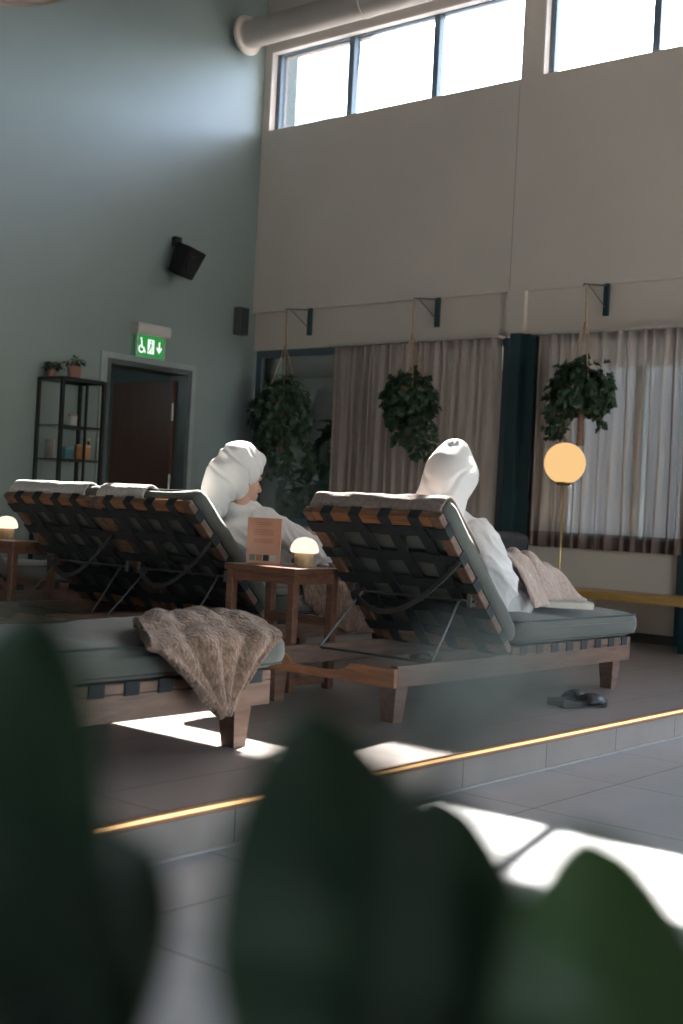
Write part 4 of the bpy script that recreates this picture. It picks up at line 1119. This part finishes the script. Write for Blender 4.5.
def armchair(loc, rz, label):
    t = thing('armchair', label, 'armchair', loc, rz, 'low armchairs between loungers and window')
    for s in (-1, 1):
        b = bmesh.new(); prism(b, [(-.30, 0), (-.25, 0), (-.18, .50), (.28, .50), (.28, .54), (-.17, .54), (-.06, .80), (-.11, .80)][::1], lambda y, z, x: Vector((x, -y, z)), s * .33 - .02, s * .33 + .02); obj('side_frame', b, M_tablew, t)
        b = bmesh.new(); taper(b, (s * .33, -.26, .50), (s * .33, -.28, 0), (.04, .05), (.03, .035)); obj('leg', b, M_tablew, t)
    b = bmesh.new(); box(b, (-.30, -.28, .26), (.30, .28, .40), .04, seg=3); obj('seat_cushion', b, M_anth, t, smooth=True)
    Mx = Matrix.Translation((0, .27, .36)) @ Euler((math.radians(-18), 0, 0)).to_matrix().to_4x4()
    b = bmesh.new(); box(b, (-.30, -.05, 0), (.30, .07, .44), .035, Mx, seg=3); obj('back_cushion', b, M_anth, t, smooth=True)
    return t
A1 = armchair((-4.88, 7.05, PZ), math.radians(-88), 'dark upholstered armchair with wooden frame behind the person in the pointed turban')
A2 = dup(A1, (-6.30, 7.1, PZ), math.radians(-80), label='dark upholstered armchair seen between the mushroom lamp and the woven back')
# black tubular frame chair
t = thing('metal_chair', 'black tubular metal chair in front of the uncurtained window', 'chair', (-7.30, 8.05, PZ), math.radians(25))
for s in (-1, 1):
    b = bmesh.new(); tube(b, [(s * .25, -.25, 0), (s * .25, -.24, .60), (s * .25, -.18, .68), (s * .25, .05, .72), (s * .25, .2, .60), (s * .25, .26, 0)], .011, 8); obj('side_frame', b, M_black, t, smooth=True)
b = bmesh.new(); box(b, (-.25, -.22, .40), (.25, .22, .44), .015); obj('seat', b, M_anth, t)
b = bmesh.new(); box(b, (-.25, .14, .50), (.25, .17, .70), .01); obj('backrest', b, M_anth, t)

# drum pendant at the top left
t = thing('pendant_lamp', 'beige round pendant lampshade cut by the top left corner of the photo', 'pendant lamp', (-3.64, 2.42, 2.725))
b = bmesh.new(); lathe(b, [(.30, .0), (.305, .0), (.305, .26), (.30, .26), (.30, 0)], 64); obj('lamp_shade', b, mat('beige_shade_fabric', (.5, .42, .34), .8), t, sharp=50)
b = bmesh.new(); lathe(b, [(0, .01), (.30, .01), (.30, .016), (0, .016)], 64); obj('diffuser', b, mat('beige_diffuser', (.55, .47, .4), .7), t)
b = bmesh.new(); tube(b, [(0, 0, .016), (0, 0, TOP - 2.725)], .006, 6); obj('cord', b, M_black, t)

# ------------------------------------------------------------------ near foliage plant
PLANT = Vector((-.30, .36, 0.0))
t = thing('potted_foliage_plant', 'large blurred dark green leafy plant close to the lens along the bottom', 'plant', PLANT)
b = bmesh.new(); lathe(b, [(0, 0), (.11, 0), (.15, .42), (.14, .42), (.135, .38), (0, .38)], 40); obj('pot', b, M_terra, t, sharp=50)
b = bmesh.new(); lathe(b, [(0, .39), (.134, .385), (.134, .38)], 24); obj('soil', b, M_soil, t)
def big_leaf(tip, base, width, m, bend=.02, tilt=0.0):
    tip, base = Vector(tip), Vector(base); ax = (tip - base); L = ax.length; ax.normalize()
    n = Vector((.63, -.76, .15)).normalized(); s = ax.cross(n).normalized(); n = s.cross(ax)
    s2 = (s * math.cos(tilt) + n * math.sin(tilt)).normalized(); n2 = s2.cross(ax)
    bm = bmesh.new(); rows = []; nu, nv_ = 24, 9
    for i in range(nu + 1):
        u = i / nu; w = width / 2 * (math.sin(PI * min(1, u ** .85)) ** .55 if 0 < u < 1 else 0) * (1 if u < 1 else 0) + .0006
        row = []
        for j in range(nv_):
            v = j / (nv_ - 1) * 2 - 1
            row.append(bm.verts.new(base + ax * L * u + s2 * w * v + n2 * (.25 * w * abs(v) + bend * math.sin(PI * u) + .003 * math.sin(u * 18 + v * 2)) - PLANT))
        rows.append(row)
    for A, B in zip(rows, rows[1:]):
        for k in range(nv_ - 1): bm.faces.new((A[k], A[k + 1], B[k + 1], B[k]))
    o = obj('leaf', bm, m, t, smooth=True)
    v = bmesh.new(); root = Vector((0, 0, .38)) + Vector(((base - PLANT).x * .15, (base - PLANT).y * .15, 0)); bl = base - PLANT
    tube(v, [root, root.lerp(bl, .5) + Vector((0, 0, .02)), bl, bl + ax * L * .5 + n2 * (bend * 1.0 - .002)], [.004, .0035, .003, .0015], 6); obj('stem', v, M_fleaf, t)
LEAVES = [   # tip, base, width, tone
    ((-0.3282, 0.2478, 0.9574), (-0.3253, 0.2503, 0.7928), 0.064, 0),
    ((-0.3241, 0.3031, 0.8695), (-0.3755, 0.2348, 0.7973), 0.095, 0),
    ((-0.2465, 0.2893, 0.9333), (-0.2309, 0.3023, 0.8049), 0.07, 0),
    ((-0.255, 0.3342, 0.8953), (-0.22, 0.3372, 0.7872), 0.08, 0),
    ((-0.2497, 0.3645, 0.8965), (-0.2380, 0.3466, 0.7798), 0.068, 0),
    ((-0.1906, 0.3614, 0.8951), (-0.1873, 0.3642, 0.7958), 0.069, 1),
    ((-0.233, 0.3913, 0.8467), (-0.2179, 0.3649, 0.7713), 0.08, 0),
    ((-0.1748, 0.4005, 0.8475), (-0.1783, 0.3717, 0.7837), 0.08, 0),
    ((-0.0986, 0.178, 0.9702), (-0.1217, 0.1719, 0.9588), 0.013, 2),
    ((-0.1586, 0.3878, 0.8421), (-0.1736, 0.3756, 0.7872), 0.05, 0),
]
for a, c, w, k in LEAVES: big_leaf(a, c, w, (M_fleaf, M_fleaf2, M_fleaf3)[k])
